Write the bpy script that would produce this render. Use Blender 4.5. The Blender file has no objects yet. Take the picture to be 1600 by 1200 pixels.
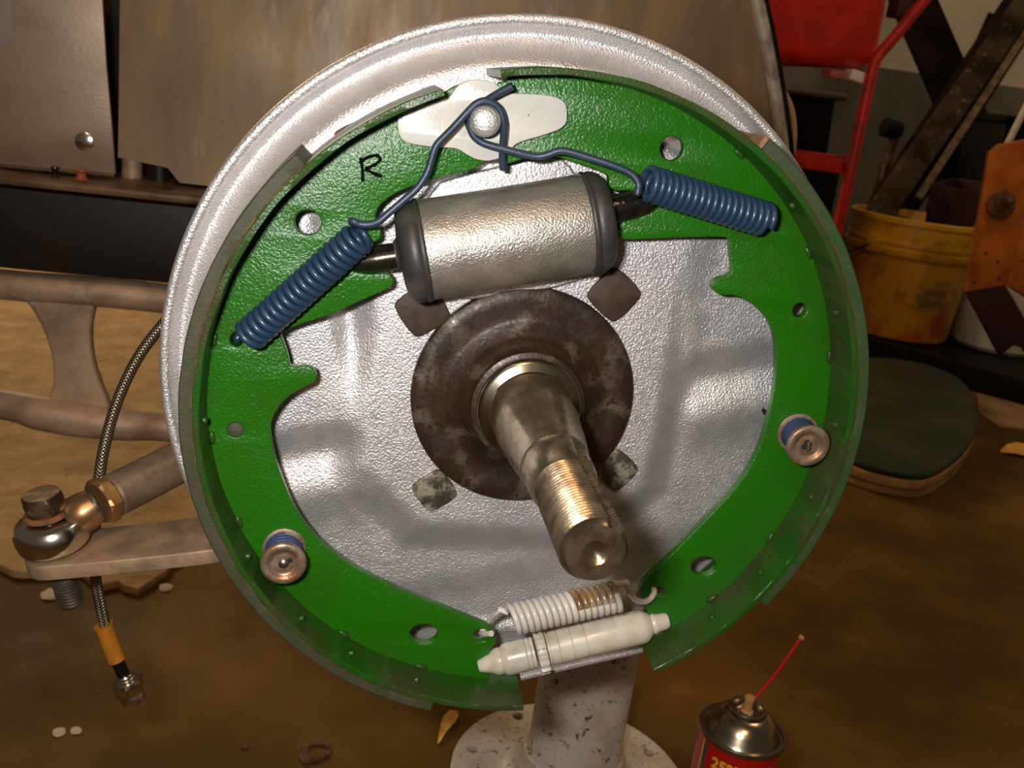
import bpy, bmesh, math, random
from mathutils import Vector, Matrix, noise
random.seed(7)
S = bpy.context.scene
C = bpy.context.scene.collection
PI = math.pi

# ---------------------------------------------------------------- camera, light, exposure
CAM = Vector((-0.08561, -0.39443, 0.13950)); FPX = 1550.14
RX = Vector((0.981915, -0.1392935, 0.1282191))      # image right
RY = Vector((0.0795253, -0.3111432, -0.9470299))    # image down
RZ = Vector((0.1718096, 0.9400996, -0.2944389))     # viewing direction
cd = bpy.data.cameras.new('camera'); cam = bpy.data.objects.new('camera', cd); C.objects.link(cam)
cam.matrix_world = Matrix(((RX.x, -RY.x, -RZ.x, CAM.x), (RX.y, -RY.y, -RZ.y, CAM.y), (RX.z, -RY.z, -RZ.z, CAM.z), (0, 0, 0, 1)))
cd.sensor_width = 36; cd.lens = 36*FPX/1600; cd.clip_start = .01; cd.clip_end = 50
cd.dof.use_dof = True; cd.dof.focus_distance = .42; cd.dof.aperture_fstop = 26
S.camera = cam
S.view_settings.view_transform = 'Standard'; S.view_settings.look = 'None'
S.view_settings.gamma = 1; S.view_settings.use_curve_mapping = False
S.view_settings.exposure = 0.0
W = bpy.data.worlds.new('world'); S.world = W; W.use_nodes = True
W.node_tree.nodes['Background'].inputs[0].default_value = (1.0, .86, .70, 1)
W.node_tree.nodes['Background'].inputs[1].default_value = .055

def area(name, loc, target, sx, sy, power, col):
    l = bpy.data.lights.new(name, 'AREA'); l.shape = 'RECTANGLE'; l.size = sx; l.size_y = sy
    l.energy = power; l.color = col
    o = bpy.data.objects.new(name, l); C.objects.link(o); o.location = loc
    o.rotation_euler = (Vector(target)-Vector(loc)).to_track_quat('-Z', 'Y').to_euler()
    return o
flash = CAM + RX*-.044 - RY*.026 + RZ*-.005
area('camera_flash', flash, (0.0, .03, 0), .030, .018, 2.5, (1, .965, .93))
area('garage_door_daylight', (-1.6, 3.6, 1.5), (-.75, 1.9, -.5), 1.2, 1.2, 55, (1, .72, .42))
area('ceiling_lamp', (-.28, -1.6, 1.9), (-.3, .5, -.5), .14, .14, 12, (1, .62, .32))
area('right_fill_light', (1.3, .5, 2.1), (1.3, 2.2, .1), .5, .5, 9, (1, .74, .48))  # added fill that brightens the red cart and right background, no known lamp
area('far_wall_fill_light', (2.9, 2.4, 2.3), (3.0, 4.2, .9), .5, .5, 9, (1, .78, .52))  # added fill that brightens the far wall, not a known source

# ---------------------------------------------------------------- measuring helpers (real points at real distances)
def ray(px, py): return RX*((px-800)/FPX) + RY*((py-600)/FPX) + RZ
def Y(px, py, y): r = ray(px, py); return CAM + r*((y-CAM.y)/r.y)
def Z(px, py, z): r = ray(px, py); return CAM + r*((z-CAM.z)/r.z)
def D(px, py, d): return CAM + ray(px, py)*d
def PL(px, py, p0, n): r = ray(px, py); n = Vector(n); return CAM + r*((Vector(p0)-CAM).dot(n)/r.dot(n))
def mpp(p): return (Vector(p)-CAM).dot(RZ)/FPX
FLOOR = -.5

# ---------------------------------------------------------------- materials
def M(name, col, rough=.5, metal=0., col2=None, ns=30, lo=.42, hi=.6, col3=None, ns3=120, lo3=.6, hi3=.68,
      bump=0., bs=300, bd=2, coat=0., stretch=None, bump2=0., bs2=40, roughvar=0., spec=.5):
    m = bpy.data.materials.new(name); m.use_nodes = True; nt = m.node_tree; N = nt.nodes; L = nt.links
    b = N['Principled BSDF']; b.inputs['Roughness'].default_value = rough; b.inputs['Metallic'].default_value = metal
    b.inputs['Coat Weight'].default_value = coat; b.inputs['Coat Roughness'].default_value = .15
    b.inputs['Specular IOR Level'].default_value = spec
    tc = N.new('ShaderNodeTexCoord'); src = tc.outputs['Object']
    if stretch:
        mp = N.new('ShaderNodeMapping'); mp.inputs['Scale'].default_value = stretch; L.new(src, mp.inputs[0]); src = mp.outputs[0]
    def nz(s, d=4, r=.6):
        n = N.new('ShaderNodeTexNoise'); n.inputs['Scale'].default_value = s; n.inputs['Detail'].default_value = d
        n.inputs['Roughness'].default_value = r; L.new(src, n.inputs['Vector']); return n.outputs['Fac']
    def ramp(f, a, c):
        r = N.new('ShaderNodeMapRange'); r.inputs[1].default_value = a; r.inputs[2].default_value = c; r.clamp = True
        L.new(f, r.inputs[0]); return r.outputs[0]
    def mix(f, a, c):
        x = N.new('ShaderNodeMix'); x.data_type = 'RGBA'; L.new(f, x.inputs[0])
        for i, v in ((6, a), (7, c)):
            if isinstance(v, tuple): x.inputs[i].default_value = (*v, 1)
            else: L.new(v, x.inputs[i])
        return x.outputs[2]
    c = col
    if col2: c = mix(ramp(nz(ns, 5), lo, hi), c, col2)
    if col3: c = mix(ramp(nz(ns3, 4, .7), lo3, hi3), c, col3)
    if isinstance(c, tuple): b.inputs['Base Color'].default_value = (*c, 1)
    else: L.new(c, b.inputs['Base Color'])
    if roughvar:
        r = N.new('ShaderNodeMapRange'); r.inputs[1].default_value = .3; r.inputs[2].default_value = .7
        r.inputs[3].default_value = max(.02, rough-roughvar); r.inputs[4].default_value = min(1, rough+roughvar)
        L.new(nz(ns*2.3, 3), r.inputs[0]); L.new(r.outputs[0], b.inputs['Roughness'])
    prev = None
    for s, st, d in ((bs, bump, bd), (bs2, bump2, 4)):
        if st:
            bp = N.new('ShaderNodeBump'); bp.inputs['Strength'].default_value = 1; bp.inputs['Distance'].default_value = st
            L.new(nz(s, d, .5), bp.inputs['Height'])
            if prev: L.new(prev, bp.inputs['Normal'])
            prev = bp.outputs['Normal']
    if prev: L.new(prev, b.inputs['Normal'])
    return m

silver = M('hammered_silver_paint', (.70, .67, .66), .40, .72, (.60, .575, .57), 60, .35, .65, bump=.00050, bs=1050, bd=3, bump2=.00014, bs2=200, coat=.0, roughvar=.06)
castsilver = M('cast_silver_paint', (.44, .41, .37), .38, .75, (.34, .315, .28), 90, .4, .6, bump=.00034, bs=1250, bump2=.00012, bs2=300)
green = M('green_enamel', (.013, .118, .0018), .30, 0, (.020, .090, .003), 35, .5, .75, (.05, .085, .025), 160, .70, .78, bump=.00032, bs=1000, bump2=.00010, bs2=240, spec=.5)
greentable = M('green_enamel_grimy', (.012, .072, .003), .36, 0, (.034, .046, .012), 38, .38, .60, (.08, .08, .04), 180, .66, .74, bump=.00024, bs=800, spec=.4)
lining = M('overpainted_lining', (.030, .040, .014), .65, 0, (.052, .044, .022), 90, .40, .62, (.17, .13, .05), 260, .66, .74, bump=.0002, bs=700)
liningR = M('overpainted_lining_green', (.018, .060, .008), .6, 0, (.042, .052, .026), 70, .40, .62, (.14, .15, .08), 260, .66, .74, bump=.0002, bs=700)
liningend = M('bare_lining_end', (.30, .16, .08), .8, 0, (.18, .09, .04), 400, .4, .6, bump=.0003, bs=900)
white = M('cream_enamel', (.56, .54, .48), .30, 0, (.50, .49, .45), 60, .4, .65, (.12, .09, .06), 260, .66, .72, bump=.00008, bs=500, coat=.2)
cream = M('stained_cream_enamel', (.56, .52, .42), .34, 0, (.42, .35, .22), 70, .48, .72, (.2, .14, .08), 300, .72, .78, bump=.00007, bs=500, coat=.3)
creamspring = M('stained_cream_spring', (.60, .56, .48), .36, 0, (.40, .33, .22), 60, .60, .75, (.15, .11, .07), 300, .70, .76, bump=.00006, bs=700, coat=.3)
oilstain = M('oily_brown_spring', (.25, .15, .06), .25, 0, (.12, .07, .03), 160, .4, .6, coat=.5)
bluecoil = M('violet_blue_coil', (.030, .050, .150), .4, 0, (.04, .06, .11), 200, .5, .7)
blue = M('blue_spring_paint', (.018, .046, .092), .36, .1, (.030, .050, .085), 160, .5, .7, (.012, .014, .02), 300, .64, .72, bump=.00008, bs=900, coat=.15)
bluewire = M('slate_blue_wire', (.024, .042, .072), .42, .1, (.025, .035, .055), 200, .5, .7, bump=.00008, bs=900)
rubber = M('dark_rubber', (.032, .028, .026), .48, 0, (.075, .065, .055), 60, .5, .75, bump=.00006, bs=500)
blacksteel = M('oily_black_rod', (.008, .007, .006), .22, .1, (.020, .013, .008), 120, .5, .7, bump=.00025, bs=500)
darkrod = M('dark_polished_rod', (.06, .048, .036), .24, .8, (.02, .016, .012), 90, .45, .65, bump=.0001, bs=400)
flangemat = M('oily_rusted_flange', (.030, .020, .013), .44, .3, (.15, .13, .08), 85, .52, .66, (.040, .014, .010), 170, .50, .62, bump=.00018, bs=500, bump2=.0002, bs2=120, roughvar=.12)
lugrust = M('brown_rust_lug', (.060, .036, .024), .6, .3, (.040, .022, .015), 120, .4, .6, bump=.00008, bs=600)
luggrey = M('flaking_grey_lug', (.055, .045, .032), .5, .3, (.27, .25, .18), 130, .44, .58, (.03, .022, .015), 300, .55, .65, bump=.0002, bs=400)
spindlemat = M('oily_bronze_steel', (.46, .38, .27), .26, .92, (.27, .20, .12), 55, .42, .65, (.45, .38, .26), 420, .64, .72, bump=.00006, bs=700, roughvar=.08)
spindletip = M('oily_brown_thread', (.26, .19, .12), .27, .85, (.13, .09, .05), 120, .42, .62, bump=.0001, bs=500)
brightsteel = M('worn_bright_steel', (.50, .43, .32), .22, 1, (.30, .23, .14), 80, .5, .7)
rustcup = M('rusted_retainer', (.20, .13, .085), .42, .5, (.30, .235, .18), 160, .45, .6, (.30, .11, .025), 240, .55, .64, bump=.0001, bs=800)
dark = M('dark_hole', (.01, .008, .006), .7)
rust = M('rust', (.20, .075, .025), .85, 0, (.07, .03, .015), 160, .4, .6, bump=.0003, bs=500)
ink = M('black_marker', (.003, .004, .003), .9, spec=.08)
standmat = M('oily_white_stand', (.68, .60, .52), .42, 0, (.46, .33, .22), 14, .42, .66, (.07, .04, .022), 130, .57, .66, bump=.0003, bs=120, coat=.2)
floormat = M('oil_stained_concrete', (.165, .084, .015), .72, 0, (.072, .036, .007), 3.2, .35, .62, (.24, .14, .04), 26, .68, .78, bump=.0004, bs=60, bump2=.0010, bs2=9, roughvar=.12, spec=.12)
tanmat = M('tan_gritty_sheet', (.50, .33, .15), .9, 0, (.34, .215, .095), 14, .4, .65, (.20, .12, .05), 90, .62, .70, bump=.003, bs=70, bump2=.008, bs2=16)
sheet = M('bare_bodywork', (.42, .275, .145), .45, .3, (.24, .185, .135), 4, .35, .65, (.46, .40, .32), 9, .58, .72, bump=.0001, bs=300, stretch=(3, 3, .8), roughvar=.1)
doorsheet = M('brushed_door_sheet', (.40, .29, .205), .40, .45, (.28, .20, .14), 5, .35, .7, bump=.0001, bs=200, stretch=(1, 1, 2.2), roughvar=.08)
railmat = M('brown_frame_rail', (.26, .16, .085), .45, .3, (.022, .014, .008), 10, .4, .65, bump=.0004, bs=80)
raildark = M('shaded_frame_side', (.012, .008, .005), .5, .1, (.022, .014, .007), 12, .4, .65)  # for the rail's side: its shadow is put into this near-black colour
tubemat = M('bare_welded_tube', (.62, .44, .30), .50, .2, (.38, .26, .18), 16, .42, .62, (.60, .50, .40), 30, .60, .70, bump=.0003, bs=150)
armmat = M('dusty_steel_arm', (.42, .28, .17), .5, .35, (.24, .165, .11), 60, .4, .65, (.16, .11, .08), 160, .62, .72, bump=.00015, bs=400)
tierod = M('dusty_tie_rod', (.26, .185, .12), .45, .5, (.16, .11, .075), 50, .42, .62, bump=.0002, bs=200)
brass = M('brass_jam_nut', (.42, .24, .10), .35, .8, (.27, .15, .07), 70, .4, .6)
boltmat = M('dark_bolt_head', (.075, .045, .030), .28, .7, (.20, .13, .085), 120, .5, .62)
chrome = M('chrome', (.88, .84, .76), .20, 1, (.62, .50, .36), 60, .5, .75)
steel = M('zinc_stud', (.30, .28, .25), .35, .9, (.20, .17, .13), 120, .4, .6)
orange = M('orange_sleeve', (.62, .23, .02), .45, 0, (.5, .17, .015), 120, .4, .6)
red = M('red_plastic', (.70, .022, .010), .32, 0, (.46, .018, .008), 8, .4, .6, coat=.3)
redframe = M('red_painted_tube', (.62, .020, .012), .38, 0, (.35, .014, .008), 20, .4, .6)
wallmat = M('off_white_garage_wall', (.66, .58, .44), .85, 0, (.56, .49, .38), 3, .4, .65, (.25, .2, .14), 18, .68, .76, bump=.002, bs=30)
black = M('black_plastic', (.006, .005, .004), .5, 0, (.011, .008, .006), 8, .4, .6, spec=.1)
wood = M('grey_weathered_wood', (.080, .056, .032), .9, 0, (.020, .013, .008), 6, .35, .6, (.20, .16, .10), 30, .6, .7, bump=.001, bs=60, stretch=(1, 1, .3), spec=.08)
woodblack = M('blackened_timber', (.009, .006, .004), .8, 0, (.020, .012, .006), 10, .4, .6, bump=.001, bs=60, spec=.04)
ironmat = M('rusty_angle_iron', (.20, .13, .06), .6, .4, (.08, .045, .02), 30, .4, .6)
yellow = M('yellow_bucket_plastic', (.72, .38, .012), .38, 0, (.55, .27, .012), 7, .42, .62, (.30, .15, .03), 14, .58, .68)
yellowlow = M('paint_streaked_bucket', (.60, .28, .02), .42, 0, (.46, .045, .01), 5.5, .50, .62, (.22, .12, .04), 8, .54, .66)
orangemat = M('orange_painted_steel', (.68, .18, .016), .5, .1, (.36, .085, .012), 9, .4, .6, (.14, .05, .02), 40, .64, .72)
darkred = M('dark_maroon_steel', (.040, .012, .012), .6, .1, (.022, .008, .008), 20, .4, .6)
whiteplastic = M('white_plastic', (.62, .56, .46), .5, 0, (.5, .43, .33), 8, .4, .6)
boardgreen = M('dark_green_vinyl', (.026, .040, .020), .45, 0, (.045, .045, .028), 6, .4, .62, (.10, .085, .045), 30, .68, .76, bump=.0006, bs=40, spec=.15)
boardedge = M('tan_plywood_edge', (.46, .27, .10), .75, 0, (.30, .16, .055), 14, .4, .6, (.12, .06, .025), 30, .6, .68, bump=.001, bs=60)
canred = M('red_can_print', (.50, .010, .010), .28, .2, coat=.4)
canyellow = M('yellow_can_print', (.78, .42, .02), .4)
canmetal = M('tinplate', (.50, .42, .30), .24, 1, (.34, .26, .17), 60, .4, .7)
candark = M('dark_can_band', (.05, .05, .05), .4)
strawred = M('red_straw', (.45, .01, .015), .35)
nozzle = M('amber_nozzle', (.50, .26, .09), .4)
leafmat = M('yellow_dry_leaf', (.90, .50, .09), .6, 0, (.70, .32, .05), 90, .4, .6)
stone = M('pale_crumb', (.55, .45, .33), .9)
plywood = M('tan_floor_strip', (.30, .17, .07), .7, 0, (.2, .11, .045), 8, .4, .6)

# braided hose: uses the tube's own UV
braid = M('steel_braid', (.30, .25, .17), .32, .9)
def braidnodes(m):
    nt = m.node_tree; N = nt.nodes; L = nt.links; b = N['Principled BSDF']
    uv = N.new('ShaderNodeTexCoord'); outs = []
    for a in (1, -1):
        mp = N.new('ShaderNodeMapping'); mp.inputs['Rotation'].default_value = (0, 0, a*.9); mp.inputs['Scale'].default_value = (1, 1, 1)
        L.new(uv.outputs['UV'], mp.inputs[0])
        w = N.new('ShaderNodeTexWave'); w.inputs['Scale'].default_value = 200; L.new(mp.outputs[0], w.inputs[0]); outs.append(w.outputs['Fac'])
    mx = N.new('ShaderNodeMath'); mx.operation = 'MAXIMUM'; L.new(outs[0], mx.inputs[0]); L.new(outs[1], mx.inputs[1])
    r = N.new('ShaderNodeMapRange'); r.inputs[1].default_value = .55; r.inputs[2].default_value = 1; L.new(mx.outputs[0], r.inputs[0])
    x = N.new('ShaderNodeMix'); x.data_type = 'RGBA'; L.new(r.outputs[0], x.inputs[0])
    x.inputs[6].default_value = (.035, .026, .015, 1); x.inputs[7].default_value = (.50, .43, .31, 1); L.new(x.outputs[2], b.inputs['Base Color'])
    bp = N.new('ShaderNodeBump'); bp.inputs['Distance'].default_value = .0005; L.new(mx.outputs[0], bp.inputs['Height']); L.new(bp.outputs[0], b.inputs['Normal'])
braidnodes(braid)

# ---------------------------------------------------------------- building helpers
def link(name, me, mat, parent=None, smooth=True, angle=40):
    o = bpy.data.objects.new(name, me); C.objects.link(o)
    if mat: me.materials.clear(); me.materials.append(mat)
    if smooth:
        for p in me.polygons: p.use_smooth = True
        try: me.set_sharp_from_angle(angle=math.radians(angle))
        except Exception: pass
    if parent:
        o.parent = parent; o.matrix_parent_inverse = parent.matrix_world.inverted()
    return o
def tag(o, label=None, cat=None, group=None, kind=None):
    if label: o['label'] = label
    if cat: o['category'] = cat
    if group: o['group'] = group
    if kind: o['kind'] = kind
    return o
def thing(name, label, cat, loc, group=None):
    o = bpy.data.objects.new(name, None); C.objects.link(o); o.empty_display_size = .02
    o.matrix_world = Matrix.Translation(Vector(loc)); o.location = Vector(loc)
    return tag(o, label, cat, group)
def mesh(name, vs, fs, mat, parent=None, smooth=True, angle=40, merge=0):
    me = bpy.data.meshes.new(name); me.from_pydata([tuple(v) for v in vs], [], fs); me.update()
    bm = bmesh.new(); bm.from_mesh(me)
    if merge: bmesh.ops.remove_doubles(bm, verts=bm.verts, dist=merge)
    bmesh.ops.recalc_face_normals(bm, faces=bm.faces); bm.to_mesh(me); bm.free()
    return link(name, me, mat, parent, smooth, angle)
def frame(d, ref=None):
    d = Vector(d).normalized(); ref = Vector(ref) if ref else (Vector((0, 0, 1)) if abs(d.z) < .9 else Vector((1, 0, 0)))
    u = (ref - d*ref.dot(d)).normalized(); return u, d.cross(u), d
def lathe(name, base, axis, prof, mat, parent=None, seg=48, ref=None, mod=None, angle=40, smooth=True):
    """prof: list of (r, h) along axis; mod(k, seg, i) -> radius factor"""
    u, v, d = frame(axis, ref); base = Vector(base); vs = []; fs = []
    n = len(prof)
    for i, (r, h) in enumerate(prof):
        for k in range(seg):
            a = 2*PI*k/seg; rr = r*(mod(a, i) if mod else 1)
            vs.append(base + d*h + (u*math.cos(a)+v*math.sin(a))*rr)
    for i in range(n-1):
        for k in range(seg):
            k2 = (k+1) % seg; fs.append((i*seg+k, i*seg+k2, (i+1)*seg+k2, (i+1)*seg+k))
    if prof[0][0] > 1e-5: fs.append(tuple(range(seg-1, -1, -1)))
    if prof[-1][0] > 1e-5: fs.append(tuple(range((n-1)*seg, n*seg)))
    return mesh(name, vs, fs, mat, parent, smooth, angle, merge=1e-6)
def ringlathe(name, base, axis, prof, mat, parent=None, seg=48, **k):
    """closed profile ring (annular solid)"""
    u, v, d = frame(axis); base = Vector(base); vs = []; fs = []; n = len(prof)
    for i, (r, h) in enumerate(prof):
        for j in range(seg):
            a = 2*PI*j/seg; vs.append(base + d*h + (u*math.cos(a)+v*math.sin(a))*r)
    for i in range(n):
        i2 = (i+1) % n
        for j in range(seg):
            j2 = (j+1) % seg; fs.append((i*seg+j, i*seg+j2, i2*seg+j2, i2*seg+j))
    return mesh(name, vs, fs, mat, parent, True, 40)
def catmull(pts, n=6):
    pts = [Vector(p) for p in pts]
    if len(pts) < 3: return pts
    out = []; P = [pts[0]*2-pts[1]] + pts + [pts[-1]*2-pts[-2]]
    for i in range(1, len(P)-2):
        a, b, c, d = P[i-1], P[i], P[i+1], P[i+2]
        for k in range(n):
            t = k/n; out.append(.5*((2*b)+(c-a)*t+(2*a-5*b+4*c-d)*t*t+(3*b-a-3*c+d)*t**3))
    out.append(pts[-1]); return out
def tube(name, pts, r, mat, parent=None, seg=12, smoothpts=0, cap=True, flat=None):
    pts = [Vector(p) for p in pts]
    if smoothpts: pts = catmull(pts, smoothpts)
    n = len(pts); rs = r if isinstance(r, (list, tuple)) else [r]*n
    if len(rs) != n:
        m = len(rs); rs = [rs[min(m-1, int(i/(n-1)*(m-1)))] * (1-((i/(n-1)*(m-1)) % 1)) + rs[min(m-1, int(i/(n-1)*(m-1))+1)]*((i/(n-1)*(m-1)) % 1) for i in range(n)]
    t0 = (pts[1]-pts[0]).normalized(); u = frame(t0)[0]; vs = []; fs = []; L = [0]
    for i in range(n):
        if i: L.append(L[-1]+(pts[i]-pts[i-1]).length)
        t = (pts[min(i+1, n-1)]-pts[max(i-1, 0)])
        t = t.normalized() if t.length > 1e-9 else t0
        u = (u - t*u.dot(t)).normalized(); v = t.cross(u)
        for k in range(seg):
            a = 2*PI*k/seg; vs.append(pts[i] + (u*math.cos(a)+v*math.sin(a))*rs[i])
    for i in range(n-1):
        for k in range(seg):
            k2 = (k+1) % seg; fs.append((i*seg+k, (i+1)*seg+k, (i+1)*seg+k2, i*seg+k2))
    if cap: fs.append(tuple(range(seg))); fs.append(tuple(range(n*seg-1, (n-1)*seg-1, -1)))
    me = bpy.data.meshes.new(name); me.from_pydata([tuple(v) for v in vs], [], fs); me.update()
    uv = me.uv_layers.new(name='UVMap'); r0 = max(rs); i = 0
    for p in me.polygons:
        for li in p.loop_indices:
            vi = me.loops[li].vertex_index; k = vi % seg; ii = vi//seg
            if p.index < (n-1)*seg and (p.index % seg) == seg-1 and k == 0: k = seg
            uv.data[li].uv = (2*PI*r0*k/seg, L[ii])
    bm = bmesh.new(); bm.from_mesh(me); bmesh.ops.recalc_face_normals(bm, faces=bm.faces); bm.to_mesh(me); bm.free()
    return link(name, me, mat, parent, True, 50)
def chaikin(pts, it=1, c=.2):
    for _ in range(it):
        out = []
        for i in range(len(pts)):
            a = pts[i]; b = pts[(i+1) % len(pts)]
            out.append((a[0]+(b[0]-a[0])*c, a[1]+(b[1]-a[1])*c)); out.append((a[0]+(b[0]-a[0])*(1-c), a[1]+(b[1]-a[1])*(1-c)))
        pts = out
    return pts
def prism(name, outline, holes, origin, ex, ey, th, mat, parent=None, bev=.0004, smooth=True):
    """plate whose outline lies in the plane (origin, ex, ey); front face at the origin, thickness th runs towards ex x ey"""
    ex = Vector(ex); ey = Vector(ey); ez = ex.cross(ey)
    cu = bpy.data.curves.new(name, 'CURVE'); cu.dimensions = '2D'; cu.fill_mode = 'BOTH'
    cu.extrude = max(th/2-bev, 1e-5); cu.bevel_depth = bev; cu.bevel_resolution = 2; cu.offset = -bev
    for loop in [outline]+list(holes):
        s = cu.splines.new('POLY'); s.points.add(len(loop)-1); s.use_cyclic_u = True
        for i, p in enumerate(loop): s.points[i].co = (p[0], p[1], 0, 1)
    o = bpy.data.objects.new('tmp', cu); C.objects.link(o)
    dg = bpy.context.evaluated_depsgraph_get(); me = bpy.data.meshes.new_from_object(o.evaluated_get(dg))
    bpy.data.objects.remove(o); bpy.data.curves.remove(cu)
    org = Vector(origin)
    for v in me.vertices: v.co = org + ex*v.co.x + ey*v.co.y + ez*(th/2 + v.co.z)
    bm = bmesh.new(); bm.from_mesh(me); bmesh.ops.remove_doubles(bm, verts=bm.verts, dist=1e-6)
    bmesh.ops.recalc_face_normals(bm, faces=bm.faces); bm.to_mesh(me); bm.free()
    me.name = name
    return link(name, me, mat, parent, smooth, 35)
# plates facing the camera side (front face at world y = yf, thickness going back): ex = +X, ey = +Z gives ez = -Y, so flip
def yplate(name, outline, holes, yf, th, mat, parent=None, bev=.0004):
    return prism(name, outline, holes, (0, yf+th, 0), (1, 0, 0), (0, 0, 1), th, mat, parent, bev)
def circle(cx, cy, r, n=28, ry=None): return [(cx+r*math.cos(2*PI*i/n), cy+(ry or r)*math.sin(2*PI*i/n)) for i in range(n)]
def XZ(pxs, y): return [(lambda p: (p.x, p.z))(Y(a, b, y)) for a, b in pxs]
def box(name, c, size, mat, parent=None, rot=None, bev=.002, seg=2):
    bm = bmesh.new(); bmesh.ops.create_cube(bm, size=1)
    bmesh.ops.scale(bm, vec=Vector(size), verts=bm.verts)
    if bev: bmesh.ops.bevel(bm, geom=bm.edges[:], offset=bev, segments=seg, affect='EDGES', profile=.6)
    m = Matrix.Translation(Vector(c)) @ (rot.to_4x4() if rot else Matrix.Identity(4))
    bmesh.ops.transform(bm, matrix=m, verts=bm.verts)
    me = bpy.data.meshes.new(name); bm.to_mesh(me); bm.free()
    return link(name, me, mat, parent, True, 40)
def beam(name, a, b, w, t, mat, parent=None, up=(0, 0, 1), bev=.002):
    a = Vector(a); b = Vector(b); d = (b-a); u, v, dd = frame(d, up)
    rot = Matrix((u, v, dd)).transposed()
    return box(name, (a+b)/2, (t, w, d.length), mat, parent, rot, bev)
def arcsweep(name, cx, cz, sec, a0, a1, mat, parent=None, n=90, wob=0):
    """section [(r, y)] swept around the axle axis from angle a0 to a1 (degrees)"""
    vs = []; fs = []; m = len(sec)
    for i in range(n+1):
        a = math.radians(a0+(a1-a0)*i/n)
        for j, (r, y) in enumerate(sec):
            w = wob*noise.noise(Vector((a*9, j*3.1, 0)))
            vs.append((cx+(r+w)*math.cos(a), y+w, cz+(r+w)*math.sin(a)))
    for i in range(n):
        for j in range(m): j2 = (j+1) % m; fs.append((i*m+j, i*m+j2, (i+1)*m+j2, (i+1)*m+j))
    fs.append(tuple(range(m))); fs.append(tuple(range(n*m, (n+1)*m)))
    return mesh(name, vs, fs, mat, parent, True, 35)
def rectsec(r0, r1, y0, y1, c=.0004): return [(r0+c, y0), (r1-c, y0), (r1, y0+c), (r1, y1-c), (r1-c, y1), (r0+c, y1), (r0, y1-c), (r0, y0+c)]
def ang(px, py, y, cx=0, cz=0): p = Y(px, py, y); return math.degrees(math.atan2(p.z-cz, p.x-cx)) % 360
def hexprism(name, c, axis, af, h, mat, parent=None, chamfer=.12, phase=0):
    """hexagon with turned-down corners"""
    u, v, d = frame(axis); c = Vector(c); R = af/2/math.cos(PI/6); vs = []; fs = []; seg = 24
    rows = [(.90, 0), (1, h*chamfer), (1, h*(1-chamfer)), (.86, h)]
    def hr(a): a = (a % (PI/3)) - PI/6; return (af/2)/math.cos(a)
    for s, hh in rows:
        for k in range(seg):
            a = 2*PI*k/seg+phase; r = min(hr(a-phase), R) if s == 1 else min(hr(a-phase), af/2*1.01)*(1 if s > .89 else .97)
            vs.append(c + d*hh + (u*math.cos(a)+v*math.sin(a))*r)
    for i in range(3):
        for k in range(seg): k2 = (k+1) % seg; fs.append((i*seg+k, i*seg+k2, (i+1)*seg+k2, (i+1)*seg+k))
    fs.append(tuple(range(seg))); fs.append(tuple(range(3*seg, 4*seg)))
    return mesh(name, vs, fs, mat, parent, True, 22)
def coilpts(A, B, R, turns, phase=0, per=20, ref=None, slant=0):
    A = Vector(A); B = Vector(B); u, v, d = frame(B-A, ref); L = (B-A).length; out = []
    n = int(turns*per)
    for i in range(n+1):
        t = i/n; a = phase+2*PI*turns*t
        out.append(A + d*(L*t + slant*math.cos(a)) + (u*math.cos(a)+v*math.sin(a))*R)
    return out
def threads(name, base, axis, r, length, pitch, depth, mat, parent=None, seg=20):
    prof = []; n = int(length/pitch)
    for i in range(n):
        h = i*pitch; prof += [(r-depth, h), (r-depth, h+pitch*.15), (r, h+pitch*.45), (r, h+pitch*.65), (r-depth, h+pitch*.95)]
    prof.append((r-depth*1.6, length))
    return lathe(name, base, axis, prof, mat, parent, seg, angle=25)

# ---------------------------------------------------------------- SETTING
def heightslab(name, x0, x1, y0, y1, z, mat, nx=60, ny=60, amp=.0015):
    vs = []; fs = []
    for j in range(ny+1):
        for i in range(nx+1):
            x = x0+(x1-x0)*i/nx; y = y0+(y1-y0)*j/ny
            vs.append((x, y, z-abs(amp*noise.noise(Vector((x*2.2, y*2.2, 0))))))
    for j in range(ny):
        for i in range(nx):
            a = j*(nx+1)+i; fs.append((a, a+1, a+nx+2, a+nx+1))
    return mesh(name, vs, fs, mat)
fl = heightslab('floor', -4, 5, -2.5, 4.2, FLOOR, floormat); fl['kind'] = 'structure'
w = box('wall_back', (.5, 4.26, .6), (9, .1, 2.3), wallmat, bev=0); w['kind'] = 'structure'
w = box('wall_right', (4.2, .8, .6), (.1, 6.8, 2.3), wallmat, bev=0); w['kind'] = 'structure'

g_ = Y(1420, 112, 4.2).z
w = box('trim_1', (.5, 4.202, (FLOOR+g_)/2), (9, .02, g_-FLOOR), M('grey_wall_band', (.17, .155, .13), .85, 0, (.13, .12, .10), 4), bev=0); w['kind'] = 'structure'
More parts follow.
